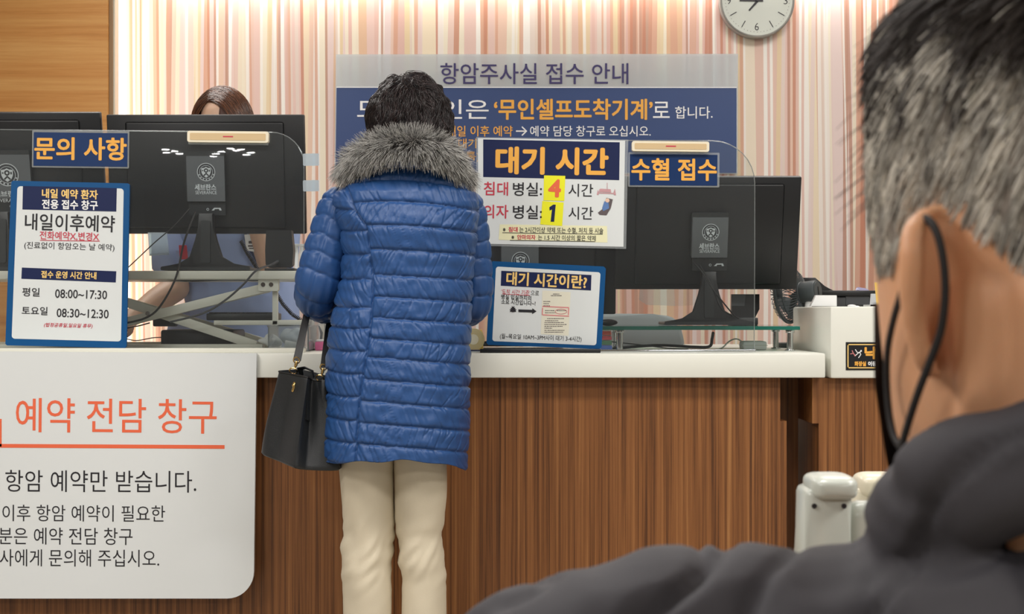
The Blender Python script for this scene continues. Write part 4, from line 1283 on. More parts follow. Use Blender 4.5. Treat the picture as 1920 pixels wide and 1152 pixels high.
# body: one continuous surface under the clothes
def head_rings(g, c, s=1.0, yaw=0.0, nose=True):
    """skull, face, jaw, as a stack of rings; c = ear level centre, face towards +Y before yaw"""
    prof = [(.132, .012, .012, .012), (.128, .036, .045, .042), (.110, .060, .078, .074), (.085, .070, .090, .090), (.055, .074, .094, .097), (.025, .075, .094, .097),
            (0, .073, .093, .092), (-.02, .071, .092, .082), (-.04, .068, .092, .068), (-.06, .063, .091, .055), (-.08, .056, .088, .045), (-.095, .046, .080, .04), (-.108, .03, .065, .03), (-.113, .01, .04, .01)]
    cy, sy = math.cos(yaw), math.sin(yaw)
    rings = []
    zs = []
    fine = []
    for i in range(len(prof) - 1):
        for k_ in range(3):
            u = k_ / 3
            fine.append([prof[i][j] * (1 - u) + prof[i + 1][j] * u for j in range(4)])
    fine.append(prof[-1])
    for (z, w, f_, b_) in fine:
        r_ = []
        for j in range(48):
            th = 2 * math.pi * j / 48
            x = w * math.cos(th)
            y = (f_ if math.sin(th) > 0 else b_) * math.sin(th)
            if nose and math.sin(th) > 0:
                fr = max(0, 1 - abs(x) / 0.02)
                if -.05 < z < .02:
                    y += 0.022 * fr * max(0, min(1, (0.02 - z) / 0.055)) * (1 if z > -.043 else .4)
                y -= 0.010 * max(0, 1 - ((abs(x) - .031) / .016) ** 2) * max(0, 1 - ((z - .012) / .016) ** 2)     # eye sockets
                y += 0.006 * max(0, 1 - (x / .025) ** 2) * max(0, 1 - ((z + .068) / .014) ** 2)                       # lips
            X, Y = x * cy - y * sy, x * sy + y * cy
            r_.append(Vector(c) + Vector((X, Y, z)) * s)
        rings.append(r_)
    g.loft(rings[::-1])

hc = Vector((px2x(768, YP), YP + 0.0, py2z(258, YP)))
lf, rf = P(690, 1380, YP), P(790, 1380, YP)
def patient_body(g):
    head_rings(g, hc, 0.98)
    g.tube([hc + Vector((0, -0.005, -0.05)), hc + Vector((0, -0.005, -0.13)), Vector((pt.location.x, YP, 1.27))], [0.05, 0.05, 0.07], 20)
    cx = pt.location.x
    g.tube([(cx, YP, 1.27), (cx, YP, 1.1), (cx, YP, 0.95), (cx, YP, 0.80)], [0.09, 0.095, 0.09, 0.095], 24, flat=0.8)
    for s, sh, el, wr in ((-1, P(645, 402, YP), P(596, 548, 3.53), P(622, 584, 3.64)), (1, P(866, 410, YP + .05), P(893, 547, 3.59), P(868, 590, 3.64))):
        g.tube([Vector((cx + s * .04, YP, 1.24)), sh], [0.05, 0.034], 14)
        g.tube([sh, sh.lerp(el, .5), el], [0.032, 0.028, 0.025], 14)
        g.tube([el, wr], [0.025, 0.02], 14)
        hand(g, wr, (-s * .3, 0.9, -0.28), (-s, -0.2, 0), (0, -0.2, -1), 0.92, 0.45)
    for f_, hip in ((lf, cx - .06), (rf, cx + .06)):
        g.tube([(hip, YP, .82), (f_.x, YP + .01, .44), (f_.x, YP + .01, .09)], [0.05, 0.045, 0.036], 16)
        g.tube([(f_.x, YP - .03, .05), (f_.x, YP + .14, .035)], [0.04, 0.032], 12)
g = G()
patient_body(g)
body = link_mesh('body', remesh(g, 0.006, 4), M['skinlight'], pt)
# eyes, brows and lips (hidden from this side)
for s in (-1, 1):
    e = obj('eye', G().ell(hc + Vector((s * .031, .079, .012)), (.011, .009, .008), 16, 10), M['white'], body)
    obj('pupil', G().ell(hc + Vector((s * .031, .0865, .012)), (.0045, .002, .0045), 12, 8), M['black'], body)
obj('lips', G().ell(hc + Vector((0, .094, -.067)), (.022, .007, .006), 16, 8), mat('lips', 'B5645E', 0.45), body)

# trousers
def trouser(name, prof, cy=YP):
    g = G()
    rings = []
    for z in np.linspace(0.045, 0.86, 90):
        py = YH + (CAMZ - z) * F / cy
        l = interp(py, [p[0] for p in prof], [p[1] for p in prof])
        r = interp(py, [p[0] for p in prof], [p[2] for p in prof])
        cx, hw = px2x((l + r) / 2, cy), (r - l) / 2 * cy / F
        rg = []
        for j in range(56):
            th = 2 * math.pi * j / 56
            p = Vector((cx + hw * math.cos(th), cy + 0.01 + hw * 1.12 * math.sin(th), z))
            n_ = Vector((math.cos(th), math.sin(th), 0))
            kn = math.exp(-((z - .46) / .07) ** 2)
            d = 0.006 * noise.noise(Vector((p.x * 14, p.y * 14, z * 9 + p.x * 12))) + kn * 0.013 * (abs(noise.noise(Vector((p.x * 18 + 3, 5, z * 26 - p.x * 30)))) - .2)
            rg.append(p + n_ * d)
        rings.append(rg)
    g.loft(rings)
    return g
tr = obj('trousers', trouser('l', [(840, 632, 739), (880, 635, 738), (960, 643, 737), (1000, 645, 738), (1050, 641, 736), (1152, 643, 733), (1300, 646, 728), (1410, 648, 726)]), M['trousers'], pt, smooth=180, label='left leg of the cream trousers')
obj('trousers', trouser('r', [(840, 738, 837), (880, 738, 837), (940, 739, 836), (985, 742, 834), (1003, 745, 830), (1030, 747, 834), (1056, 744, 836), (1085, 750, 836), (1152, 752, 836), (1300, 752, 832), (1410, 754, 830)]), M['trousers'], pt, smooth=180, label='right leg of the cream trousers')
for f_ in (lf, rf):
    g = G().tube([(f_.x, YP - .06, .04), (f_.x, YP + .03, .045), (f_.x, YP + .15, .035)], [0.04, 0.044, 0.038], 16, flat=0.95)
    g.v = [(v[0], v[1], max(v[2], 0.012)) for v in g.v]
    sh = obj('shoe', g, M['shoe'], pt)
    obj('sole', G().box(f_.x - .046, f_.x + .046, YP - .10, YP + .18, 0, .014, 0.005), M['plastic_dark'], sh)

# coat: lofted from the outline, then quilted row by row
OUT = [(304, 715, 838), (318, 698, 846), (330, 672, 866), (345, 648, 884), (360, 630, 894), (378, 622, 900), (400, 628, 900), (430, 636, 897), (470, 641, 893), (520, 638, 889), (560, 630, 887), (600, 620, 885),
       (650, 613, 884), (700, 610, 883.5), (760, 611, 883), (800, 609, 882), (840, 607, 880), (866, 606, 878), (874, 608, 877)]
oy, ol, orr = [np.array([o[i] for o in OUT], float) for i in range(3)]
DEP = ([304, 330, 360, 420, 500, 600, 700, 874], [.075, .10, .125, .145, .135, .14, .15, .155])
SEAMS = [300, 318, 349, 386, 427, 470, 516, 557, 597, 636, 672, 714, 755, 796, 836, 874]
SEAML = [300, 318, 352, 390, 430, 474, 521, 574, 613, 656, 698, 741, 785, 827, 868, 905]
def princess(py):
    return interp(py, [300, 345, 387, 430, 471, 513, 556, 635, 671, 732, 793, 870], [640, 652, 664, 690, 695, 699, 700, 694, 687, 677, 671, 667])
def quilt(px, py, side):
    """outward offset in metres of the quilted cloth at a point of the picture outline"""
    xs = princess(py)
    dx = px - xs
    if dx < 0 and side < 0.3:
        q = py - 0.16 * (px - 650) - 4 * math.sin((px - 610) * 0.05)
        S = SEAML
    else:
        arch = (-26 * (1 - ((px - 765) / 140) ** 2) + 8) * max(0, 1 - (py - 318) / 190) if py > 318 else 0
        sl = 0.05 + 0.03 * min(1, max(0, (py - 450) / 250))
        q = py - arch * 0.75 - sl * (px - 720)
        S = SEAMS
    i = max(0, min(len(S) - 2, int(np.searchsorted(S, q)) - 1))
    t = min(1, max(0, (q - S[i]) / (S[i + 1] - S[i])))
    h = (1 - abs(2 * t - 1) ** 6.5) ** 0.8
    a = 0.0084 if q > 330 else 0.005
    # gathers: short upright creases that start at the seams, some run right across the row
    n1 = noise.noise(Vector((px * 0.075 + (q - S[i]) * 0.035 * (1 if i % 2 else -1), i * 7.3 + (3 if dx < 0 else 0), q * 0.010)))
    n2 = noise.noise(Vector((px * 0.17 - q * 0.05, i * 3.1, q * 0.035)))
    n3 = noise.noise(Vector((px * 0.05 + 9, q * 0.06, i * 1.7)))
    crease = -max(0, 1 - abs(n1) / 0.12) ** 1.5 * 0.0046 * (0.4 + 0.6 * abs(2 * t - 1))
    d = a * h + crease * min(1, h * 1.5) + 0.0016 * n2 * h + 0.0032 * n3 * h
    if side < 0.3:
        gv = math.exp(-(dx / 1.9) ** 2) + 0.35 * math.exp(-(dx / 7) ** 2)
        d -= 0.0068 * gv * h
        # second faint vertical seam near the right side
    return d
hemoff = lambda px: 14 * max(0, min(1, (px - 800) / 70)) ** 1.5 - 4 * math.exp(-((px - 760) / 60) ** 2) + 2.2 * math.sin(px * 0.08)
g = G()
NV, NU = 330, 520
rings = []
for iv in range(NV):
    v = iv / (NV - 1)
    py = 304 + v * (868 - 304)
    l, r = interp(py, oy, ol), interp(py, oy, orr)
    dep = interp(py, *DEP)
    cx, hw = px2x((l + r) / 2, YP), (r - l) / 2 * YP / F - 0.009
    rg = []
    for j in range(NU):
        th = 2 * math.pi * j / NU
        cs, sn = math.cos(th), math.sin(th)
        e = 0.86
        x = cx + hw * math.copysign(abs(cs) ** e, cs)
        y = YP + dep * math.copysign(abs(sn) ** e, sn)
        yb_ = py
        if v > 0.75:
            yb_ = py + hemoff((x * F / YP) + 960) * ((v - .75) / .25) ** 2
        ye = min(y, YP)
        z = CAMZ - (yb_ - YH) * ye / F
        n_ = Vector((cs / max(hw, .02), sn / dep, 0)).normalized()
        if py < 372:
            n_ = (n_ + Vector((0, 0, 0.9 * (1 - (py - 304) / 68)))).normalized()
        d = quilt(960 + x * F / ye, yb_, sn)
        rg.append(Vector((x, y, z)) + n_ * d)
    rings.append(rg)
# turn the hem under
last = rings[-1]
cxh = sum((p for p in last), Vector()) / NU
rings.append([p.lerp(cxh, 0.06) + Vector((0, 0, 0.004)) for p in last])
rings.append([p.lerp(cxh, 0.10) + Vector((0, 0, 0.05)) for p in last])
g.loft(rings[::-1])
coat = obj('coat', g, M['coat'], pt, smooth=180)

def sleeve(path, row, seed, seam_a):
    """quilted sleeve swept along a list of (point, radius)"""
    pts = [Vector(p) for p, r in path]
    L = [0]
    for i in range(1, len(pts)):
        L.append(L[-1] + (pts[i] - pts[i - 1]).length)
    n, m = 150, 72
    rings = []
    u = None
    cen = []
    # smooth resample
    for i in range(n):
        s = L[-1] * i / (n - 1)
        cen.append((Vector([interp(s, L, [p[k] for p in pts]) for k in range(3)]), interp(s, L, [r for p, r in path]), s))
    for it in range(14):
        c2 = list(cen)
        for i in range(1, n - 1):
            c2[i] = ((cen[i - 1][0] + cen[i][0] * 2 + cen[i + 1][0]) / 4, (cen[i - 1][1] + cen[i][1] * 2 + cen[i + 1][1]) / 4, cen[i][2])
        cen = c2
    for i in range(n):
        t = (cen[min(i + 1, n - 1)][0] - cen[max(i - 1, 0)][0]).normalized()
        if u is None:
            u = Vector((0, -1, 0))
        u = (u - t * u.dot(t)).normalized()
        w = t.cross(u)
        rg = []
        endf = math.sqrt(max(0.0, min(1, (cen[i][2]) / 0.02))) * 0.5 + 0.5
        for j in range(m):
            a = 2 * math.pi * j / m
            s = cen[i][2] + 0.010 * math.sin(a * 1 + seed) + 0.006 * noise.noise(Vector((math.cos(a) * 1.5, math.sin(a) * 1.5, seed + cen[i][2] * 10)))
            q = s / row
            k_ = math.floor(q)
            f_ = q - k_
            h = (1 - abs(2 * f_ - 1) ** 4.0) ** 0.7
            n2 = noise.noise(Vector((math.cos(a) * 4, math.sin(a) * 4, k_ * 3.7 + f_)))
            n1 = noise.noise(Vector((math.cos(a) * 3 + f_ * .6, math.sin(a) * 3, k_ * 5.1 + seed)))
            da = (a - seam_a + math.pi) % (2 * math.pi) - math.pi
            d = 0.0052 * h + 0.0030 * n2 * h - max(0, 1 - abs(n1) / .06) * 0.003 * (0.3 + .7 * abs(2 * f_ - 1)) - 0.0055 * math.exp(-(da / .055) ** 2) * h
            rg.append(cen[i][0] + (u * math.cos(a) + w * math.sin(a)) * ((cen[i][1] - 0.006) * endf + d))
        rings.append(rg)
    return G().loft(rings)
ls = sleeve([(P(641, 352, YP + .0), .032), (P(638, 376, YP), .046), (P(630, 405, YP), .050), (P(621, 440, YP), .052), (P(609, 485, YP), .056), (P(597, 530, YP), .057), (P(592, 556, 3.53), .053), (P(600, 569, 3.57), .048), (P(612, 578, 3.62), .041), (P(622, 584, 3.66), .034)], 0.043, 1.0, 0.15)
obj('sleeve', ls, M['coat'], coat, smooth=180)
rs = sleeve([(P(874, 362, YP + .03), .034), (P(878, 400, YP + .05), .046), (P(884, 450, YP + .07), .046), (P(889, 500, YP + .08), .045), (P(893, 545, YP + .09), .044), (P(890, 572, 3.60), .042), (P(880, 585, 3.63), .038), (P(868, 592, 3.655), .033)], 0.043, 2.2, 0.3)
obj('sleeve', rs, M['coat'], coat, smooth=180)
obj('collar_stand', G().tube([P(765 + 72 * math.cos(a), 312 - 6 * math.sin(a), YP - 0.085 * math.sin(a) - 0.0) for a in np.linspace(0.1, math.pi - 0.1, 16)], 0.016, 12), M['coat'], coat)

# fur collar
fp = [(650, 325), (672, 304), (700, 286), (735, 277), (770, 275), (805, 279), (835, 294), (856, 316), (862, 336)]
fy = [YP - .005, YP - .06, YP - .105, YP - .13, YP - .138, YP - .13, YP - .105, YP - .06, YP - .01]
fpts = [P(x, y, Y) for (x, y), Y in zip(fp, fy)]
fur = obj('fur_collar', G().tube(fpts, [0.020, 0.024, 0.024, 0.022, 0.021, 0.022, 0.024, 0.024, 0.018], 16), mat('fur_skin', '3A3634', 0.9), coat)
lines, cols, rads = [], [], []
for i in range(8500):
    u = random.random() * (len(fpts) - 1)
    k_ = int(u)
    f_ = u - k_
    c = fpts[k_].lerp(fpts[k_ + 1], f_)
    t = (fpts[k_ + 1] - fpts[k_]).normalized()
    up = Vector((0, 0, 1))
    side = t.cross(up).normalized()
    if side.y > 0:
        side = -side
    up = side.cross(t).normalized()
    if up.z < 0:
        up = -up
    a = random.uniform(-1.5, 2.2)       # -: down the back, +: over the top
    nrm = side * math.cos(a) + up * math.sin(a)
    root = c + nrm * 0.020
    out = Vector(((c.x - hc.x) * 3.2, (c.y - hc.y) * 2.0, 0)) * 1.0
    cl = Vector((noise.noise(c * 90), noise.noise(c * 90 + Vector((7, 0, 0))), noise.noise(c * 90 + Vector((0, 9, 0)))))
    d = (nrm * 0.75 + out * 0.8 + Vector((0, 0, (-0.15 - 6 * abs(c.x - hc.x)) if a < 1.2 else 0.35)) + cl * 0.55 + Vector([random.gauss(0, .2) for _ in range(3)])).normalized()
    Ln = random.uniform(0.022, 0.042)
    pts = [root - nrm * 0.004]
    dd = d.copy()
    p = root.copy()
    for s in range(4):
        pts.append(p.copy())
        p = p + dd * Ln / 4
        dd = (dd + Vector((out.x * .3, 0, -0.08 - abs(c.x - hc.x)))).normalized()
    pts.append(p)
    lines.append(pts)
    k2 = random.random() * 0.7 + 0.3 * (0.5 + 0.5 * noise.noise(c * 60 + Vector((3, 3, 3))))
    dark = lin([74 + 60 * k2, 70 + 60 * k2, 68 + 60 * k2])
    tip = lin([150 + 100 * k2, 150 + 98 * k2, 147 + 96 * k2])
    if random.random() < .22:
        tip = lin([60, 57, 55])
        dark = lin([48, 45, 44])
    cols.append((dark, tip))
    rads.append(random.uniform(.0005, .0010))
strands('fur_hairs', lines, rads, cols, M['fur'], fur)['kind'] = 'stuff'

# hair: wavy short black hair over the skull
M['scalp'] = mat('dark_scalp', '17131A', 0.6)
hr = Vector((0.095, 0.105, 0.115))
hcc = P(768, 234, YP) + Vector((0, -0.008, 0))
def hair_r(n_):
    """radius scale of the hair mass in a direction"""
    k_ = 1 + 0.06 * noise.noise(n_ * 2.2 + Vector((4, 1, 0))) + 0.035 * noise.noise(n_ * 5.5)
    return k_
g = G()
cap = G().ell((0, 0, 0), (1, 1, 1), 64, 44)
vv = []
for p in cap.v:
    n_ = Vector(p)
    zz = n_.z
    wv = 1.0 - 0.10 * max(0, -zz - .35)
    f_ = 1 - 0.25 * max(0, n_.y - .25) if zz < .35 else 1
    vv.append(hcc + Vector((n_.x * hr.x * wv, n_.y * hr.y * f_ - (0.0), n_.z * hr.z * (1 if zz > 0 else 1.12))) * hair_r(n_))
g.add(vv, cap.f)
hair = obj('hair', g, M['scalp'], pt, smooth=180)
lines, cols, rads = [], [], []
crown = Vector((-0.12, -0.30, 0.95)).normalized()
for i in range(9500):
    n_ = Vector((random.gauss(0, 1), random.gauss(0, 1), random.gauss(0, 1))).normalized()
    if n_.z < -0.75 or (n_.y > 0.45 and n_.z < 0.3):
        continue
    # flow away from the crown, with broad swirls
    d = (n_ - crown)
    d = d - n_ * d.dot(n_)
    sw = n_.cross(d) * (1.1 * noise.noise(n_ * 1.7 + Vector((2.2, 0, 0))))
    d = d.normalized() + sw + Vector((0, 0, -.25))
    Ln = random.uniform(0.05, 0.095)
    steps = 9
    pts = []
    q = n_.copy()
    ph = 6.28 * noise.noise(n_ * 2.5)
    amp = random.uniform(.4, .95)
    lift = random.uniform(.0, .085)
    for s in range(steps):
        u = s / (steps - 1)
        wave = math.sin(ph + u * 7.5) * amp
        d2 = d - q * d.dot(q)
        if d2.length < 1e-4:
            break
        d2 = d2.normalized()
        sd = q.cross(d2)
        q = (q + (d2 + sd * wave) * (Ln / steps / 0.105)).normalized()
        rr = hair_r(q) * (1.012 + lift * math.sin(u * math.pi) + 0.05 * noise.noise(q * 6.5))
        wv = 1.0 - 0.10 * max(0, -q.z - .35)
        pts.append(hcc + Vector((q.x * hr.x * wv, q.y * hr.y, q.z * hr.z * (1 if q.z > 0 else 1.12))) * rr)
    if len(pts) < steps:
        continue
    lines.append(pts)
    b_ = random.random() ** 2
    c0 = lin([26 + 34 * b_, 21 + 24 * b_, 23 + 22 * b_])
    cols.append((c0, c0))
    rads.append(random.uniform(.0006, .0013))
strands('hair_strands', lines, rads, cols, M['hair'], hair)['kind'] = 'stuff'

# ------------------------------------------------------------------ handbag hanging from the forearm
M['leather'] = mat('black_leather', '202326', 0.42, bump=0.35, bscale=700)
M['strap'] = mat('black_strap', '0F0F12', 0.5)
YBg = 3.42
t = thing('handbag', P(565, 880, YBg), 'black leather bucket handbag hanging from the arm of the blue coat', 'handbag')
# outline corners seen in the photo (bottom, top): back left, front left edge, near corner, pleat, right edge, back
def bag_ring(v):
    """v = 0 bottom, 1 top"""
    B = [(490, 849, 3.50), (520, 862, 3.455), (553, 876, 3.40), (575, 879, 3.425), (604, 880.5, 3.43), (637, 880, 3.44), (638, 872, 3.54), (575, 858, 3.58)]
    T = [(523, 697, 3.47), (548, 702, 3.445), (577, 708, 3.42), (584, 712, 3.455), (596, 714, 3.46), (609, 715, 3.45), (610, 706, 3.50), (566, 695, 3.51)]
    out = []
    for i, (b, t_) in enumerate(zip(B, T)):
        x = b[0] + (t_[0] - b[0]) * v
        y = b[1] + (t_[1] - b[1]) * v
        Y = b[2] + (t_[2] - b[2]) * v
        if i == 0:
            x -= 5 * math.sin(v * math.pi) * (1 - v)
        if i == 3:
            Y += 0.035 * v * (1.2 - v)
        if i == 1:
            Y += 0.012 * math.sin(v * math.pi)
        out.append(P(x, y, Y))
    return out
rings = []
for iv in range(28):
    v = iv / 27
    c = bag_ring(v)
    n = len(c)
    rg = []
    for i in range(n):          # smooth closed curve through the corners
        a, b, cc, d = c[(i - 1) % n], c[i], c[(i + 1) % n], c[(i + 2) % n]
        for s in range(7):
            u = s / 7
            cr = 0.5 * ((2 * b) + (cc - a) * u + (2 * a - 5 * b + 4 * cc - d) * u * u + (3 * b - a - 3 * cc + d) * u ** 3)
            rg.append(b.lerp(cc, u).lerp(cr, 0.55))
    rings.append(rg)
cen = lambda rg: sum(rg, Vector()) / len(rg)
b0 = rings[0]
rings = [[p.lerp(cen(b0), .05) + Vector((0, 0, -.004)) for p in b0]] + rings
tp = rings[-1]
rings += [[p.lerp(cen(tp), .06) + Vector((0, 0, .002)) for p in tp], [p.lerp(cen(tp), .12) + Vector((0, 0, -.02)) for p in tp], [p.lerp(cen(tp), .2) + Vector((0, 0, -.10)) for p in tp]]
bag = obj('bag_body', G().loft(rings), M['leather'], t, smooth=55)
obj('top_piping', G().tube([p for p in tp] + [tp[0]], 0.0022, 8, cap=False), M['strap'], bag)
g = G().tube([P(565, 702, 3.48), P(562, 692, 3.475), P(572, 690, 3.47), P(586, 696, 3.46), P(588, 706, 3.465)], [0.005, 0.008, 0.008, 0.007, 0.004], 10, flat=0.35)
obj('inner_flap', g, M['leather'], t)
g = G().poly([P(573 + dx, 586, 3.50 - .0) for dx in (0,)] and [P(569, 588, 3.545), P(583, 584, 3.545), P(564, 678, 3.46), P(549, 676, 3.46)], (0, 0.003, 0), 0.0008)
obj('strap', g, M['strap'], t, smooth=30)
g = G().poly([P(612, 600, 3.63), P(624, 600, 3.63), P(611, 690, 3.475), P(600, 690, 3.475)], (0, 0.003, 0), 0.0008)
obj('strap', g, M['strap'], t, smooth=30)
for (x, y, Y) in ((556, 679, 3.455), (606, 692, 3.46)):
    hw_ = obj('swivel_clasp', G().tube([P(x, y, Y), P(x - 1, y + 5, Y), P(x - 3, y + 11, Y)], [0.0028, 0.0042, 0.0022], 10), M['gold'], t)
    obj('strap_ring', G().torus(P(x, y - 3, Y), (0.2, 1, 0.3), 0.0075, 0.0016, 24, 8), M['gold'], hw_)
    obj('bag_ring', G().torus(P(x - 6, y + 17, Y - .006), (0.1, 1, 0.8), 0.009, 0.0016, 24, 8), M['gold'], hw_)
obj('charm', G().tube([P(552, 719, 3.428), P(550.5, 723, 3.425), P(551, 727, 3.425), P(549, 733, 3.424)], [0.0035, 0.0042, 0.003, 0.0035], 10), M['gold'], t, label='small gold charm')
obj('side_tab', G().poly([P(603, 712, 3.44), P(609, 713, 3.44), P(608, 748, 3.436), P(606, 750, 3.436), P(604, 748, 3.436)], (0, 0.003, 0), 0.0006), M['leather'], t, smooth=30)

# ------------------------------------------------------------------ staff member in blue scrubs behind the counter
M['scrubs'] = mat('blue_scrubs', 'A2B6E6', 0.8, bump=0.15, bscale=400, var=0.04, vscale=20)
YN = 4.62
nk = YN / F
nh = P(416, 258, YN)        # ear level
np_ = thing('person', (nh.x, YN, 0.10), 'person with brown hair in blue scrubs standing behind the monitors at the counter', 'person')
sh_l, sh_r = P(322, 400, YN), P(528, 400, YN)
el_l, wr_l = P(330, 540, YN - .10), P(236, 603, 4.36)
el_r, wr_r = P(512, 508, YN - .13), P(462, 345, YN - .13)
def nurse_body(g):
    head_rings(g, nh, 0.95, math.pi)
    cx = nh.x
    g.tube([nh + Vector((0, 0.01, -.05)), nh + Vector((0, .01, -.14)), Vector((cx, YN, 1.36))], [.048, .05, .07], 18)
    g.tube([(cx, YN, 1.36), (cx, YN, 1.2), (cx, YN, 1.05), (cx, YN, .9)], [.105, .115, .10, .12], 24, flat=0.8)
    for sx, sh, el, wr in ((-1, sh_l, el_l, wr_l), (1, sh_r, el_r, wr_r)):
        g.tube([Vector((cx + sx * .05, YN, 1.33)), sh], [.06, .045], 14)
        g.tube([sh, el], [.043, .040], 14)
        g.tube([el, el.lerp(wr, .4), wr], [.042, .040, .025], 14)
        hand(g, wr, (wr - el).normalized() + Vector((0, -.4, -.1)), Vector((-sx, 0, 0.2)), (0, -.2, -1), 0.92, 0.4)
    for sx in (-.07, .07):
        g.tube([(cx + sx, YN, .92), (cx + sx, YN, .5), (cx + sx, YN, .17)], [.085, .055, .042], 14)
        g.tube([(cx + sx, YN + .03, .15), (cx + sx, YN - .14, .135)], [.038, .03], 12)
g = G()
nurse_body(g)
nb = link_mesh('body', remesh(g, 0.006, 4), M['skinlight'], np_)
for s in (-1, 1):
    obj('eye', G().ell(nh + Vector((s * .030, -.076, .012)), (.011, .009, .008), 16, 10), M['white'], nb)
    obj('pupil', G().ell(nh + Vector((s * .030, -.0835, .012)), (.0045, .002, .0045), 12, 8), M['black'], nb)
obj('lips', G().ell(nh + Vector((0, -.090, -.064)), (.021, .007, .006), 16, 8), mat('rose_lips', 'B86A66', 0.45), nb)
# scrub top
OUTN = [(378, 380, 452), (386, 350, 492), (400, 322, 522), (430, 304, 545), (470, 318, 548), (520, 342, 552), (580, 350, 560), (640, 348, 566), (720, 340, 574)]
rings = []
for iv in range(110):
    py = 378 + iv / 109 * (700 - 378)
    l, r = interp(py, [o[0] for o in OUTN], [o[1] for o in OUTN]), interp(py, [o[0] for o in OUTN], [o[2] for o in OUTN])
    cx, hw = px2x((l + r) / 2, YN), (r - l) / 2 * nk
    dep = interp(py, [378, 400, 450, 700], [.06, .10, .125, .14])
    rg = []
    for j in range(80):
        th = 2 * math.pi * j / 80
        p = Vector((cx + hw * math.cos(th), YN + dep * math.sin(th), py2z(py, YN)))
        n_ = Vector((math.cos(th), math.sin(th), 0))
        d = .010 * noise.noise(Vector((p.x * 14, p.y * 14, p.z * 3))) + .005 * noise.noise(Vector((p.x * 30, 3, p.z * 9 + p.x * 15)))
        rg.append(p + n_ * d)
    rings.append(rg)
top = obj('scrub_top', G().loft(rings[::-1]), M['scrubs'], np_, smooth=180)
for sh, el in ((sh_l, el_l), (sh_r, el_r)):
    m_ = sh.lerp(el, .62)
    g = G().tube([sh + Vector((0, 0, .03)), sh.lerp(m_, .5), m_], [.058, .066, .070], 24)
    g.v = [tuple(Vector(p) + Vector((noise.noise(Vector(p) * 22), noise.noise(Vector(p) * 22 + Vector((5, 0, 0))), 0)) * .008) for p in g.v]
    obj('sleeve', g, M['scrubs'], top, smooth=180)
nr = obj('neckline', G().tube([P(x, y, YN - .125 + .0004 * abs(x - 470)) for x, y in ((452, 408), (460, 440), (470, 470), (482, 494), (500, 460), (508, 430))], .004, 8), mat('navy_trim', '2E3F73', 0.7), top)
obj('name_card', G().poly([P(458, 440, 4.47), P(485, 440, 4.47), P(487, 474, 4.47), P(462, 470, 4.47)], (0, .002, 0)), M['white'], top, smooth=False, label='white name card')
for x0, y0, x1, y1 in ((466, 452, 476, 457), (465, 460, 480, 463), (467, 465, 479, 467)):
    obj('card_print', plate(rrect(x0, y0, x1, y1), 4.4695, .0004), M['greyprint'], top, smooth=False)
obj('badge_reel', G().poly([P(335, 460, 4.47), P(350, 460, 4.47), P(352, 486, 4.47), P(337, 487, 4.47)], (0, .004, 0), .001), mat('red_badge', 'D2324A', 0.4), top, smooth=30, label='red badge on the chest')
obj('pocket', plate([(330, 470), (372, 472), (372, 502), (332, 502)], YN - .136, .003), M['scrubs'], top, smooth=30)
g = G()
for sx in (-.07, .07):
    g = G().tube([(nh.x + sx, YN, .95), (nh.x + sx, YN, .55), (nh.x + sx, YN, .19)], [.105, .085, .075], 24)
    obj('trousers', g, M['scrubs'], np_, smooth=180)
    g = G().tube([(nh.x + sx, YN + .05, .14), (nh.x + sx, YN - .15, .13)], [.042, .036], 14)
    g.v = [(v[0], v[1], max(v[2], .105)) for v in g.v]
    obj('shoe', g, M['white'], np_)
# smooth brown hair, parted at the left of the picture, covering the forehead on the right
nhr = Vector((.098, .105, .105))
nhc = P(417, 240, YN) + Vector((0, .01, 0))
g = G()
cap = G().ell((0, 0, 0), (1, 1, 1), 64, 44)
vv = []
for p in cap.v:
    n_ = Vector(p)
    f_ = 1.0
    if n_.y < -.35 and n_.z < .62 and n_.x < .05:
        f_ = .88
    vv.append(nhc + Vector((n_.x * nhr.x, n_.y * nhr.y, n_.z * nhr.z * (1.22 if n_.z > 0 else 1.35))) * f_)
g.add(vv, cap.f)
M['brownscalp'] = mat('brown_scalp', '4A2C22', 0.5)
nhair = obj('hair', g, M['brownscalp'], np_, smooth=180)
lines, cols, rads = [], [], []
part = Vector((-.22, -.1, .97)).normalized()
for i in range(3600):
    n_ = Vector((random.gauss(0, 1), random.gauss(0, 1), random.gauss(0, 1))).normalized()
    if n_.z < -.5:
        continue
    st = Vector((-.28 + .05 * random.gauss(0, 1), random.uniform(-.75, .6), 0))
    st.z = math.sqrt(max(.05, 1 - st.x ** 2 - st.y ** 2))
    q = st.normalized()
    sx = -1 if random.random() < .3 else 1
    d = Vector((sx * random.uniform(.7, 1), random.uniform(-.35, .35), -.2))
    pts = []
    lift = random.uniform(0.985, 1.025)
    for s in range(12):
        fr = q.y < -.35 and q.z < .62 and -.75 < q.x < .0
        if fr and s > 2 and q.x < .1:
            d = d + Vector((0.4 * sx, .25, 0))
        rr = lift + .012 * math.sin(s * .9 + i)
        pts.append(nhc + Vector((q.x * nhr.x, q.y * nhr.y, q.z * nhr.z * (1.22 if q.z > 0 else 1.35))) * rr)
        d2 = d - q * d.dot(q)
        d2 = d2.normalized() if d2.length > 1e-4 else Vector((0, 0, -1))
        q = (q + d2 * .17).normalized()
        d = d + Vector((0, 0, -.14))
    lines.append(pts)
    b_ = random.random()
    c0 = lin([66 + 60 * b_ ** 2, 40 + 38 * b_ ** 2, 30 + 22 * b_ ** 2])
    c1 = lin([80 + 70 * b_ ** 2, 50 + 46 * b_ ** 2, 34 + 28 * b_ ** 2])
    cols.append((c0, c1))
    rads.append(random.uniform(.0008, .0016))
strands('hair_strands', lines, rads, cols, M['hair'], nhair)['kind'] = 'stuff'
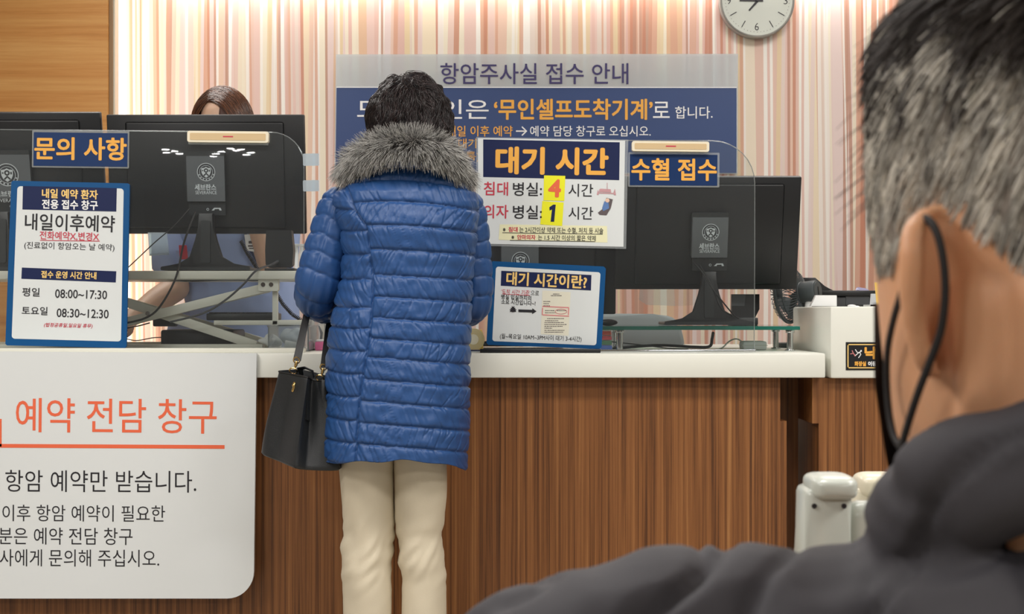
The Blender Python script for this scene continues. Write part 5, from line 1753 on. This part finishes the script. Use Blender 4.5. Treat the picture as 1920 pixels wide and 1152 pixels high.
# coiled telephone cord in front of the scrubs
def coil(pts, Y, r, turns, rad, label):
    p = [P(x, y, Y) for x, y in pts]
    L = [0]
    for i in range(1, len(p)):
        L.append(L[-1] + (p[i] - p[i - 1]).length)
    out = []
    n = turns * 9
    for i in range(n + 1):
        s = L[-1] * i / n
        c = Vector([interp(s, L, [q[k] for q in p]) for k in range(3)])
        a = 2 * math.pi * i / 9
        k_ = min(len(p) - 2, int(np.searchsorted(L, s, side='right')) - 1)
        t = (p[k_ + 1] - p[k_]).normalized()
        u = t.cross(Vector((0, 1, 0))).normalized()
        out.append(c + u * math.cos(a) * r + t.cross(u) * math.sin(a) * r)
    o = obj('telephone_cord', G().tube(out, rad, 5), M['cable'])
    tag(o, label, 'cord')
coil([(452, 452), (462, 472), (476, 494), (484, 506)], 4.40, .005, 22, .0016, 'coiled black telephone cord hanging over the chest of the blue scrubs')
coil([(517, 548), (530, 570), (548, 590), (566, 601)], 4.40, .005, 24, .0016, 'coiled black telephone cord below the riser beside the handbag strap')
# ------------------------------------------------------------------ waiting chairs in front of the man
M['pale_plastic'] = mat('pale_grey_plastic', 'BFC4BC', 0.25)
M['cream_gloss'] = mat('cream_gloss_plastic', 'D8D0BA', 0.25)
def chair_post(x0, x1, y0, Y, m, label, mounts, full):
    k = Y / F
    t = thing('waiting_chair', P((x0 + x1) / 2, YH + CAMZ / k, Y), label, 'chair', None)
    w = (x1 - x0)
    a, b = P(x0, y0 + 26, Y), P(x1, y0 + 26, Y)
    # upright, slightly wider at the foot, with a rounded glossy cap
    pts = [(x0 + 1, y0 + 30), (x1 - 1, y0 + 30), (x1 - 4, y0 + 170), (x1 - 6, y0 + 560), (x0 - 6, y0 + 560), (x0 - 2, y0 + 170)]
    obj('upright', G().poly([P(x, y, Y) for x, y in pts], (0, 0.05, 0), 0.006), m, t, smooth=60)
    c = G().ell((0, 0, 0), (1, 1, 1), 40, 24)
    cc = P((x0 + x1) / 2, y0 + 23, Y + 0.022)
    sp = lambda v, e: math.copysign(abs(v) ** e, v)
    c.v = [(cc.x + sp(v[0], .5) * (x1 - x0) / 2 * k, cc.y + sp(v[1], .6) * 0.034, cc.z + sp(v[2], .62) * 23 * k) for v in c.v]
    obj('cap', c, m, t, smooth=180)
    if full:
        for x in (x0 + 15, x1 - 19):
            obj('screw_hole', G().cyl(P(x, y0 + 61, Y + 0.0012), (0, -1, 0), 0.0022, 0.002, 14), M['black'], t)
        g = plate([(x0 + 24, y0 + 78), (x1 - 30, y0 + 80), (x1 - 32, y0 + 118), (x0 + 22, y0 + 116)], Y - 0.0004, 0.001)
    zb_ = CAMZ - (y0 + 540 - YH) * k
    X0, X1 = a.x + 0.0, a.x + 0.5
    obj('backrest', G().box(b.x - 0.002, b.x + 0.46, Y + 0.012, Y + 0.045, zb_, P(0, y0 + 60, Y).z, 0.012, 3), m, t)
    obj('seat', G().box(a.x, b.x + 0.46, Y + 0.03, Y + 0.48, zb_ - 0.05, zb_, 0.015, 3), m, t)
    for dx in (0.02, 0.46):
        for dy in (0.06, 0.44):
            obj('leg', G().cyl((a.x + dx, Y + dy, 0), (0, 0, 1), 0.016, zb_ - 0.045, 16), M['chrome'], t)
    return t
chair_post(1511, 1601, 888, 1.25, M['pale_plastic'], 'pale grey plastic chair with a rounded cap just before the man', True, True)
chair_post(1602, 1692, 886, 1.85, M['cream_gloss'], 'cream capped plastic chair behind the pale grey chair beside the man', False, False)

# ------------------------------------------------------------------ seated man close to the camera
M['manskin'] = mat('tanned_skin', 'DDA57E', 0.48, sss=0.2, var=0.07, vscale=55, bump=0.08, bscale=700)
M['jacket'] = mat('charcoal_jacket', '3B393F', 0.75, bump=0.12, bscale=900, var=0.05, vscale=40)
MX, MY, MZ = 0.2494, 0.68, 1.044
YAW = math.radians(18)
mc = Vector((MX, MY, MZ))
cyw, syw = math.cos(YAW), math.sin(YAW)
def H(x, y, z):
    """head-local (right, forward, up from ear level) to world"""
    return mc + Vector((x * cyw - y * syw, x * syw + y * cyw, z))
man = thing('person', (0.25, 0.78, 0), 'person with grey hair in a dark jacket seated close by with a black mask loop', 'person')
EARZ = [(.0365, .25), (.033, .60), (.027, .86), (.016, 1.0), (.004, 1.0), (-.008, .92), (-.018, .80), (-.026, .70), (-.032, .58), (-.0365, .35)]
def ear(g, s):
    rings = []
    for iz in range(40):
        z = .0368 - iz / 39 * .0735
        k = interp(-z, [-e[0] for e in EARZ], [e[1] for e in EARZ])
        lob = max(0, min(1, (-z - .018) / .014))
        top = max(0, min(1, (z - .012) / .02))
        fwd = .003 * top - .004 * lob
        rim = .0058 * (1 - .25 * lob)
        # closed section: front root, lateral face, rim, medial face, back root (x = out, y = forward)
        R = Vector((.027 * k, -.017 * k - .002))
        sec = [Vector((-.006, .012 + fwd)), Vector((.005 * k, .010 * k + fwd)), Vector((.014 * k, .0 + fwd)), Vector((.021 * k, -.009 * k + fwd)),
               R + Vector((.0015, .004 + fwd)), R + Vector((.0036, fwd)), R + Vector((.0012, -rim * .75 + fwd)), R + Vector((-.0035, -rim + fwd)), R + Vector((-.0068, -rim * .5 + fwd)),
               Vector((.014 * k, -.0105 * k + fwd)), Vector((.006 * k, -.0085 * k)), Vector((.000, -.0095 * k)), Vector((-.006, -.014 * k))]
        zz = z
        rg = []
        base = interp(z, [-.04, -.02, 0, .02, .04], [.068, .0695, .0715, .073, .074])
        tilt = z * .18          # the ear leans back at the top
        for q in sec:
            rg.append(H(s * (base + q.x), q.y - .012 - tilt, zz))
        rings.append(rg)
    g.loft(rings if s < 0 else [r[::-1] for r in rings])
sh_z = 0.845
def man_body(g):
    head_rings(g, mc, 1.0, YAW)
    for s in (-1, 1):
        ear(g, s)
    # mastoid, nape and neck
    g.tube([H(0, -.035, .0), H(0, -.03, -.05), H(0, -.026, -.10), mc + Vector((0.0, -.02, -.17)), mc + Vector((0, .02, -.26))], [.066, .062, .062, .066, .09], 28)
    for s in (-1, 1):
        g.tube([H(s * .055, -.032, -.005), H(s * .052, -.03, -.045), H(s * .045, -.015, -.10)], [.02, .018, .016], 12)
    c = Vector((.25, .74, 0))
    g.tube([c + Vector((0, 0, .80)), c + Vector((0, .02, .62)), c + Vector((0, .04, .48))], [.125, .125, .13], 24, flat=.8)
    for s in (-1, 1):
        sh, el, wr = Vector((.25 + s * .17, .72, .82)), Vector((.25 + s * .22, .82, .58)), Vector((.25 + s * .10, 1.06, .56))
        g.tube([Vector((.25 + s * .05, .72, .82)), sh], [.07, .055], 14)
        g.tube([sh, el], [.05, .043], 14)
        g.tube([el, wr], [.042, .029], 14)
        hand(g, wr, (-s * .5, .8, -.1), (-s * .7, -.5, .2), (0, .1, -1), 1.0, .5)
        hp, kn, an = Vector((.25 + s * .09, .80, .48)), Vector((.25 + s * .12, 1.22, .47)), Vector((.25 + s * .12, 1.2, .10))
        g.tube([hp, kn], [.08, .056], 14)
        g.tube([kn, an], [.052, .038], 14)
        g.tube([an + Vector((0, -.03, -.05)), an + Vector((0, .15, -.06))], [.04, .033], 12)
g = G()
man_body(g)
mb = link_mesh('body', remesh(g, 0.0023, 5, 0.5), M['manskin'], man, smooth=180)
for s in (-1, 1):
    e = obj('eye', G().ell(H(s * .031, .080, .012), (.011, .009, .008), 16, 10), M['white'], mb)
    obj('pupil', G().ell(H(s * .031, .0875, .012), (.0045, .003, .0045), 12, 8), M['black'], mb)
# mask: cup over mouth and nose plus the elastic loop round the ear
M['mask'] = mat('black_mask', '2A2829', 0.7)
g = G()
rings = []
for iz in range(15):
    z = .0 - iz / 14 * .115
    rg = []
    for j in range(25):
        th = math.radians(57 + 66 * j / 24)
        b_ = 1.012 + .09 * max(0, math.sin(th)) ** 8
        w_ = interp(-z, [0, .04, .08, .115], [.074, .0715, .062, .05])
        f_ = interp(-z, [0, .04, .08, .115], [.096, .098, .095, .086])
        rg.append(H(w_ * math.cos(th) * b_ * 1.0, f_ * math.sin(th) * b_ * (1.12 if -.06 < z < -.01 and abs(math.cos(th)) < .3 else 1.03), z - .004))
    rings.append(rg)
mk = obj('face_mask', G().loft(rings, closed=False), M['mask'], man, smooth=180)
def loop(pts, name='ear_loop'):
    sm = []
    for i in range(len(pts) - 1):
        a, b, c_, d = pts[max(i - 1, 0)], pts[i], pts[i + 1], pts[min(i + 2, len(pts) - 1)]
        for s in range(6):
            u = s / 6
            sm.append(0.5 * ((2 * b) + (c_ - a) * u + (2 * a - 5 * b + 4 * c_ - d) * u * u + (3 * b - a - 3 * c_ + d) * u ** 3))
    sm.append(pts[-1])
    return obj(name, G().tube(sm, .0016, 8, flat=1.3), mat('elastic_black', '151214', 0.7), mk)
LOOPB = [(1722, 408, .630), (1744, 416, .617), (1760, 447, .609), (1770, 500, .607), (1772, 560, .608), (1764, 620, .612), (1745, 675, .620), (1722, 735, .634), (1704, 790, .650), (1690, 838, .672)]
loop([P(*p) for p in LOOPB])
LOOPF = [(1702, 505, .632), (1690, 550, .645), (1674, 605, .664), (1664, 660, .678), (1663, 720, .688), (1668, 780, .688), (1677, 820, .682), (1690, 840, .672)]
loop([P(*p) for p in LOOPF])

# hair: short, grey at the sides, dark on top
def hairline(az):
    """lowest hair height at an azimuth; 0 = left side, positive towards the back, negative towards the face"""
    d = math.degrees(az)
    return interp(d, [-70, -50, -32, -24, -10, 0, 12, 24, 36, 48, 58, 75, 110, 145, 168, 180], [.075, .05, .03, .012, .012, .036, .040, .028, .014, .0, -.02, -.045, -.045, -.018, .03, .03])
prof_z = [.132, .128, .110, .085, .055, .025, 0, -.02, -.04, -.06, -.08, -.095][::-1]
prof_w = [.012, .036, .060, .070, .074, .075, .073, .071, .068, .063, .056, .046][::-1]
prof_f = [.012, .045, .078, .090, .094, .094, .093, .092, .092, .091, .088, .08][::-1]
prof_b = [.012, .042, .074, .090, .097, .097, .0995, .099, .096, .092, .088, .085][::-1]
def scalp(az, z):
    w, f_, b_ = interp(z, prof_z, prof_w), interp(z, prof_z, prof_f), interp(z, prof_z, prof_b)
    x = -w * math.cos(az)
    y = -(b_ if math.sin(az) > 0 else f_) * math.sin(az)
    q = max(0, min(1, (z - .035) / .085))
    q = q * q * (3 - 2 * q)
    return x * (1 + .03 * q), y * (1 + .06 * q)
def rise(z):
    q = max(0, min(1, (z - .035) / .085))
    return z + .026 * q * q * (3 - 2 * q)
lines, cols, rads = [], [], []
tries = 0
while len(lines) < 21000 and tries < 120000:
    tries += 1
    z = random.uniform(-.06, .131)
    az = random.uniform(-1.9, math.pi * .95)
    hl = hairline(az)
    edge = z - hl
    if edge < 0 or random.random() > min(1, .25 + edge / .02):
        continue
    x, y = scalp(az, z)
    nl = Vector((x / .075 ** 2, y / .096 ** 2, max(0, z - .03) / .1 ** 2)).normalized()
    # clumped: hairs lie down and forward at the side
    tang = Vector((0, 0, 1)).cross(nl)
    tang = tang.normalized() if tang.length > 1e-3 else Vector((1, 0, 0))
    if tang.y < 0:
        tang = -tang
    down = nl.cross(tang)
    if down.z > 0:
        down = -down
    pn = Vector((az * 9, z * 60, 0))
    cl = noise.noise(pn)
    cl2 = noise.noise(pn * 1.7 + Vector((5, 2, 1)))
    topness = max(0, min(1, (z - .085) / .03))
    tang = tang * min(1, abs(az - math.pi / 2) / .6)
    d = down * (1 - .35 * topness) + tang * (.42 + .5 * cl + .5 * topness) + nl * (.30 + .22 * cl2)
    d = d.normalized()
    Ln = random.uniform(.012, .020) * (1 + 1.0 * topness) * min(1, .45 + edge / .03)
    p = Vector((x, y, rise(z))) + nl * -.001
    pts = []
    for s in range(6):
        pts.append(H(*p))
        p = p + d * Ln / 5
        d = (d - nl * .10 + Vector((random.gauss(0, .03), random.gauss(0, .03), random.gauss(0, .03)))).normalized()
    lines.append(pts)
    gz = max(0, min(1, (.097 - z + .024 * noise.noise(Vector((az * 5, z * 30, 3)))) / .03))      # grey below, dark on the crown
    frontdark = max(0, min(1, (-math.degrees(az) - 38) / 14)) * max(0, min(1, (z - .035) / .02))
    gz *= 1 - .85 * frontdark
    v = random.random()
    grey = 162 + 50 * v + 95 * cl + 40 * cl2
    dk = 34 + 26 * v
    w_ = 1 if random.random() < .015 + .90 * gz else 0
    c0 = lin([max(0, min(255, q)) for q in ((grey, grey * .97, grey * .92) if w_ else (dk + 10, dk + 3, dk))])
    cols.append((c0, c0))
    rads.append(random.uniform(.0003, .0007))
# a few stray long hairs over the temple
for i in range(46):
    z = random.uniform(.04, .115)
    az = random.uniform(-1.15, -.5)
    x, y = scalp(az, z)
    nl = Vector((x / .075 ** 2, y / .096 ** 2, 0)).normalized()
    d = (nl * .55 + Vector((-.1, .75, -.55 + random.gauss(0, .15)))).normalized()
    p = Vector((x, y, rise(z)))
    pts = []
    Ln = random.uniform(.014, .03)
    for s in range(7):
        pts.append(H(*p))
        p = p + d * Ln / 6
        d = (d + Vector((0, .02, -.05))).normalized()
    lines.append(pts)
    c0 = lin('5A4640')
    cols.append((c0, c0))
    rads.append(.0003)
# scalp shell under the hairs
g = G()
NA, NZ = 90, 46
vv, idx, ff = [], {}, []
for i in range(NZ):
    z = -.055 + i / (NZ - 1) * (.129 + .055)
    for j in range(NA):
        az = -1.9 + (math.pi * .95 + 1.9) * j / (NA - 1)
        zz = max(z, hairline(az) + .006)
        x, y = scalp(az, zz)
        k = 1.022 if zz > hairline(az) + .012 else 1.004
        vv.append(H(x * k, y * k, rise(zz)))
for i in range(NZ - 1):
    for j in range(NA - 1):
        a = [i * NA + j, i * NA + j + 1, (i + 1) * NA + j + 1, (i + 1) * NA + j]
        if (vv[a[0]] - vv[a[3]]).length > 1e-5 or (vv[a[1]] - vv[a[2]]).length > 1e-5:
            ff.append(a)
g.add(vv, ff)
M['greyscalp'] = mat('grey_underhair', '857C74', 0.8, var=0.3, vscale=120)
mh = obj('hair', g, M['greyscalp'], man, smooth=180)
strands('hair_strands', lines, rads, cols, attr_mat('grey_hair_strands', 0.55, 0.25), mh, sides=3, tip=.45)['kind'] = 'stuff'

# jacket: torso, sleeves, stand collar and hood as one soft surface
g = G()
JX = .25
g.tube([(JX, .72, .735), (JX, .75, .66), (JX, .77, .55), (JX, .78, .46)], [.17, .19, .185, .18], 32, flat=.78)
for s in (-1, 1):
    g.tube([(JX + s * .03, .70, .865), (JX + s * .095, .70, .865), (JX + s * .15, .70, .861), (JX + s * .19, .70, .855), (JX + s * .232, .70, .847), (JX + s * .27, .715, .820)], [.064, .064, .064, .063, .063, .062], 24)
    g.tube([(JX + s * .248, .71, .83), (JX + s * .28, .75, .72), (JX + s * .27, .82, .58)], [.064, .062, .058], 20)
    g.tube([(JX + s * .27, .82, .58), (JX + s * .18, .97, .56), (JX + s * .115, 1.04, .56)], [.058, .052, .045], 18)
# rolled stand collar with the hood folded into it: high at the nape, low under the jaw
ringp = [Vector((MX + .010 + .072 * math.cos(a), .665 + .082 * math.sin(a), .947 - (.037 if math.sin(a) < 0 else .012) * math.sin(a))) for a in np.linspace(0, 2 * math.pi, 40)]
g.tube(ringp, .0275, 16, cap=False)
g.tube([Vector((MX + .026 + .080 * math.cos(a), .672 + .087 * math.sin(a), .899)) for a in np.linspace(0, 2 * math.pi, 40)], .038, 16, cap=False)
jm = remesh(g, 0.004, 10, 0.5)
# shift the inside of the collar ring away from the remeshed neck is not needed: it sits around the neck
def wr(p):
    q = Vector(p)
    up = max(0, min(1, (q.z - .62) / .1))
    a = noise.noise(Vector((q.x * 11 + q.z * 6, q.y * 9, q.z * 16)))
    b = noise.noise(Vector((q.x * 15 - q.z * 24, q.y * 9 + 3, q.z * 14 + q.x * 18)))
    b2 = noise.noise(Vector((q.x * 26 + q.z * 20 + 7, q.y * 18, q.z * 34 - q.x * 10)))
    c = noise.noise(Vector((q.x * 48, q.y * 48 + 9, q.z * 48)))
    rg = (1 - b * b * 2.2) ** 3 if b * b < .45 else 0
    ca, sa = math.cos(.55), math.sin(.55)
    u, v = q.x * ca + q.z * sa, q.z * ca - q.x * sa
    f1 = noise.noise(Vector((u * 7, v * 30, q.y * 7)))
    f2 = noise.noise(Vector((u * 10 + v * 14 + 4, v * 18 - u * 12, q.y * 9 + 2)))
    k1 = max(0, 1 - abs(f1) / .16)
    k2 = max(0, 1 - abs(f2) / .13)
    return up * (.0035 * a + .005 * f1 + .003 * (rg - .6) - .0042 * k1 * k1 * (3 - 2 * k1) - .0035 * k2 * k2 * (3 - 2 * k2) + .002 * b2 + .0007 * c)
displace(jm, wr)
jk = link_mesh('jacket', jm, M['jacket'], man, smooth=180)
# trousers and shoes of the seated man (below the frame)
M['darkcloth'] = mat('dark_trousers', '2C2D33', 0.85)
for s in (-1, 1):
    obj('trousers', G().tube([(JX + s * .08, .80, .49), (JX + s * .12, 1.2, .48), (JX + s * .12, 1.24, .44), (JX + s * .12, 1.21, .12)], [.10, .078, .075, .062], 22), M['darkcloth'], man)
    gg = G().tube([(JX + s * .12, 1.16, .045), (JX + s * .12, 1.38, .04)], [.048, .042], 16)
    gg.v = [(v[0], v[1], max(v[2], .002)) for v in gg.v]
    obj('shoe', gg, M['shoe'], man)
t = thing('waiting_chair', (.25, .78, 0), 'pale grey waiting chair under the seated man', 'chair')
obj('seat', G().box(.02, .48, .60, 1.06, .36, .395, .012, 3), M['pale_plastic'], t)
obj('backrest', G().box(.02, .48, .545, .575, .40, .80, .012, 3), M['pale_plastic'], t)
for x in (.05, .45):
    for y in (.60, 1.02):
        obj('leg', G().cyl((x, y, 0), (0, 0, 1), .016, .362, 16), M['chrome'], t)
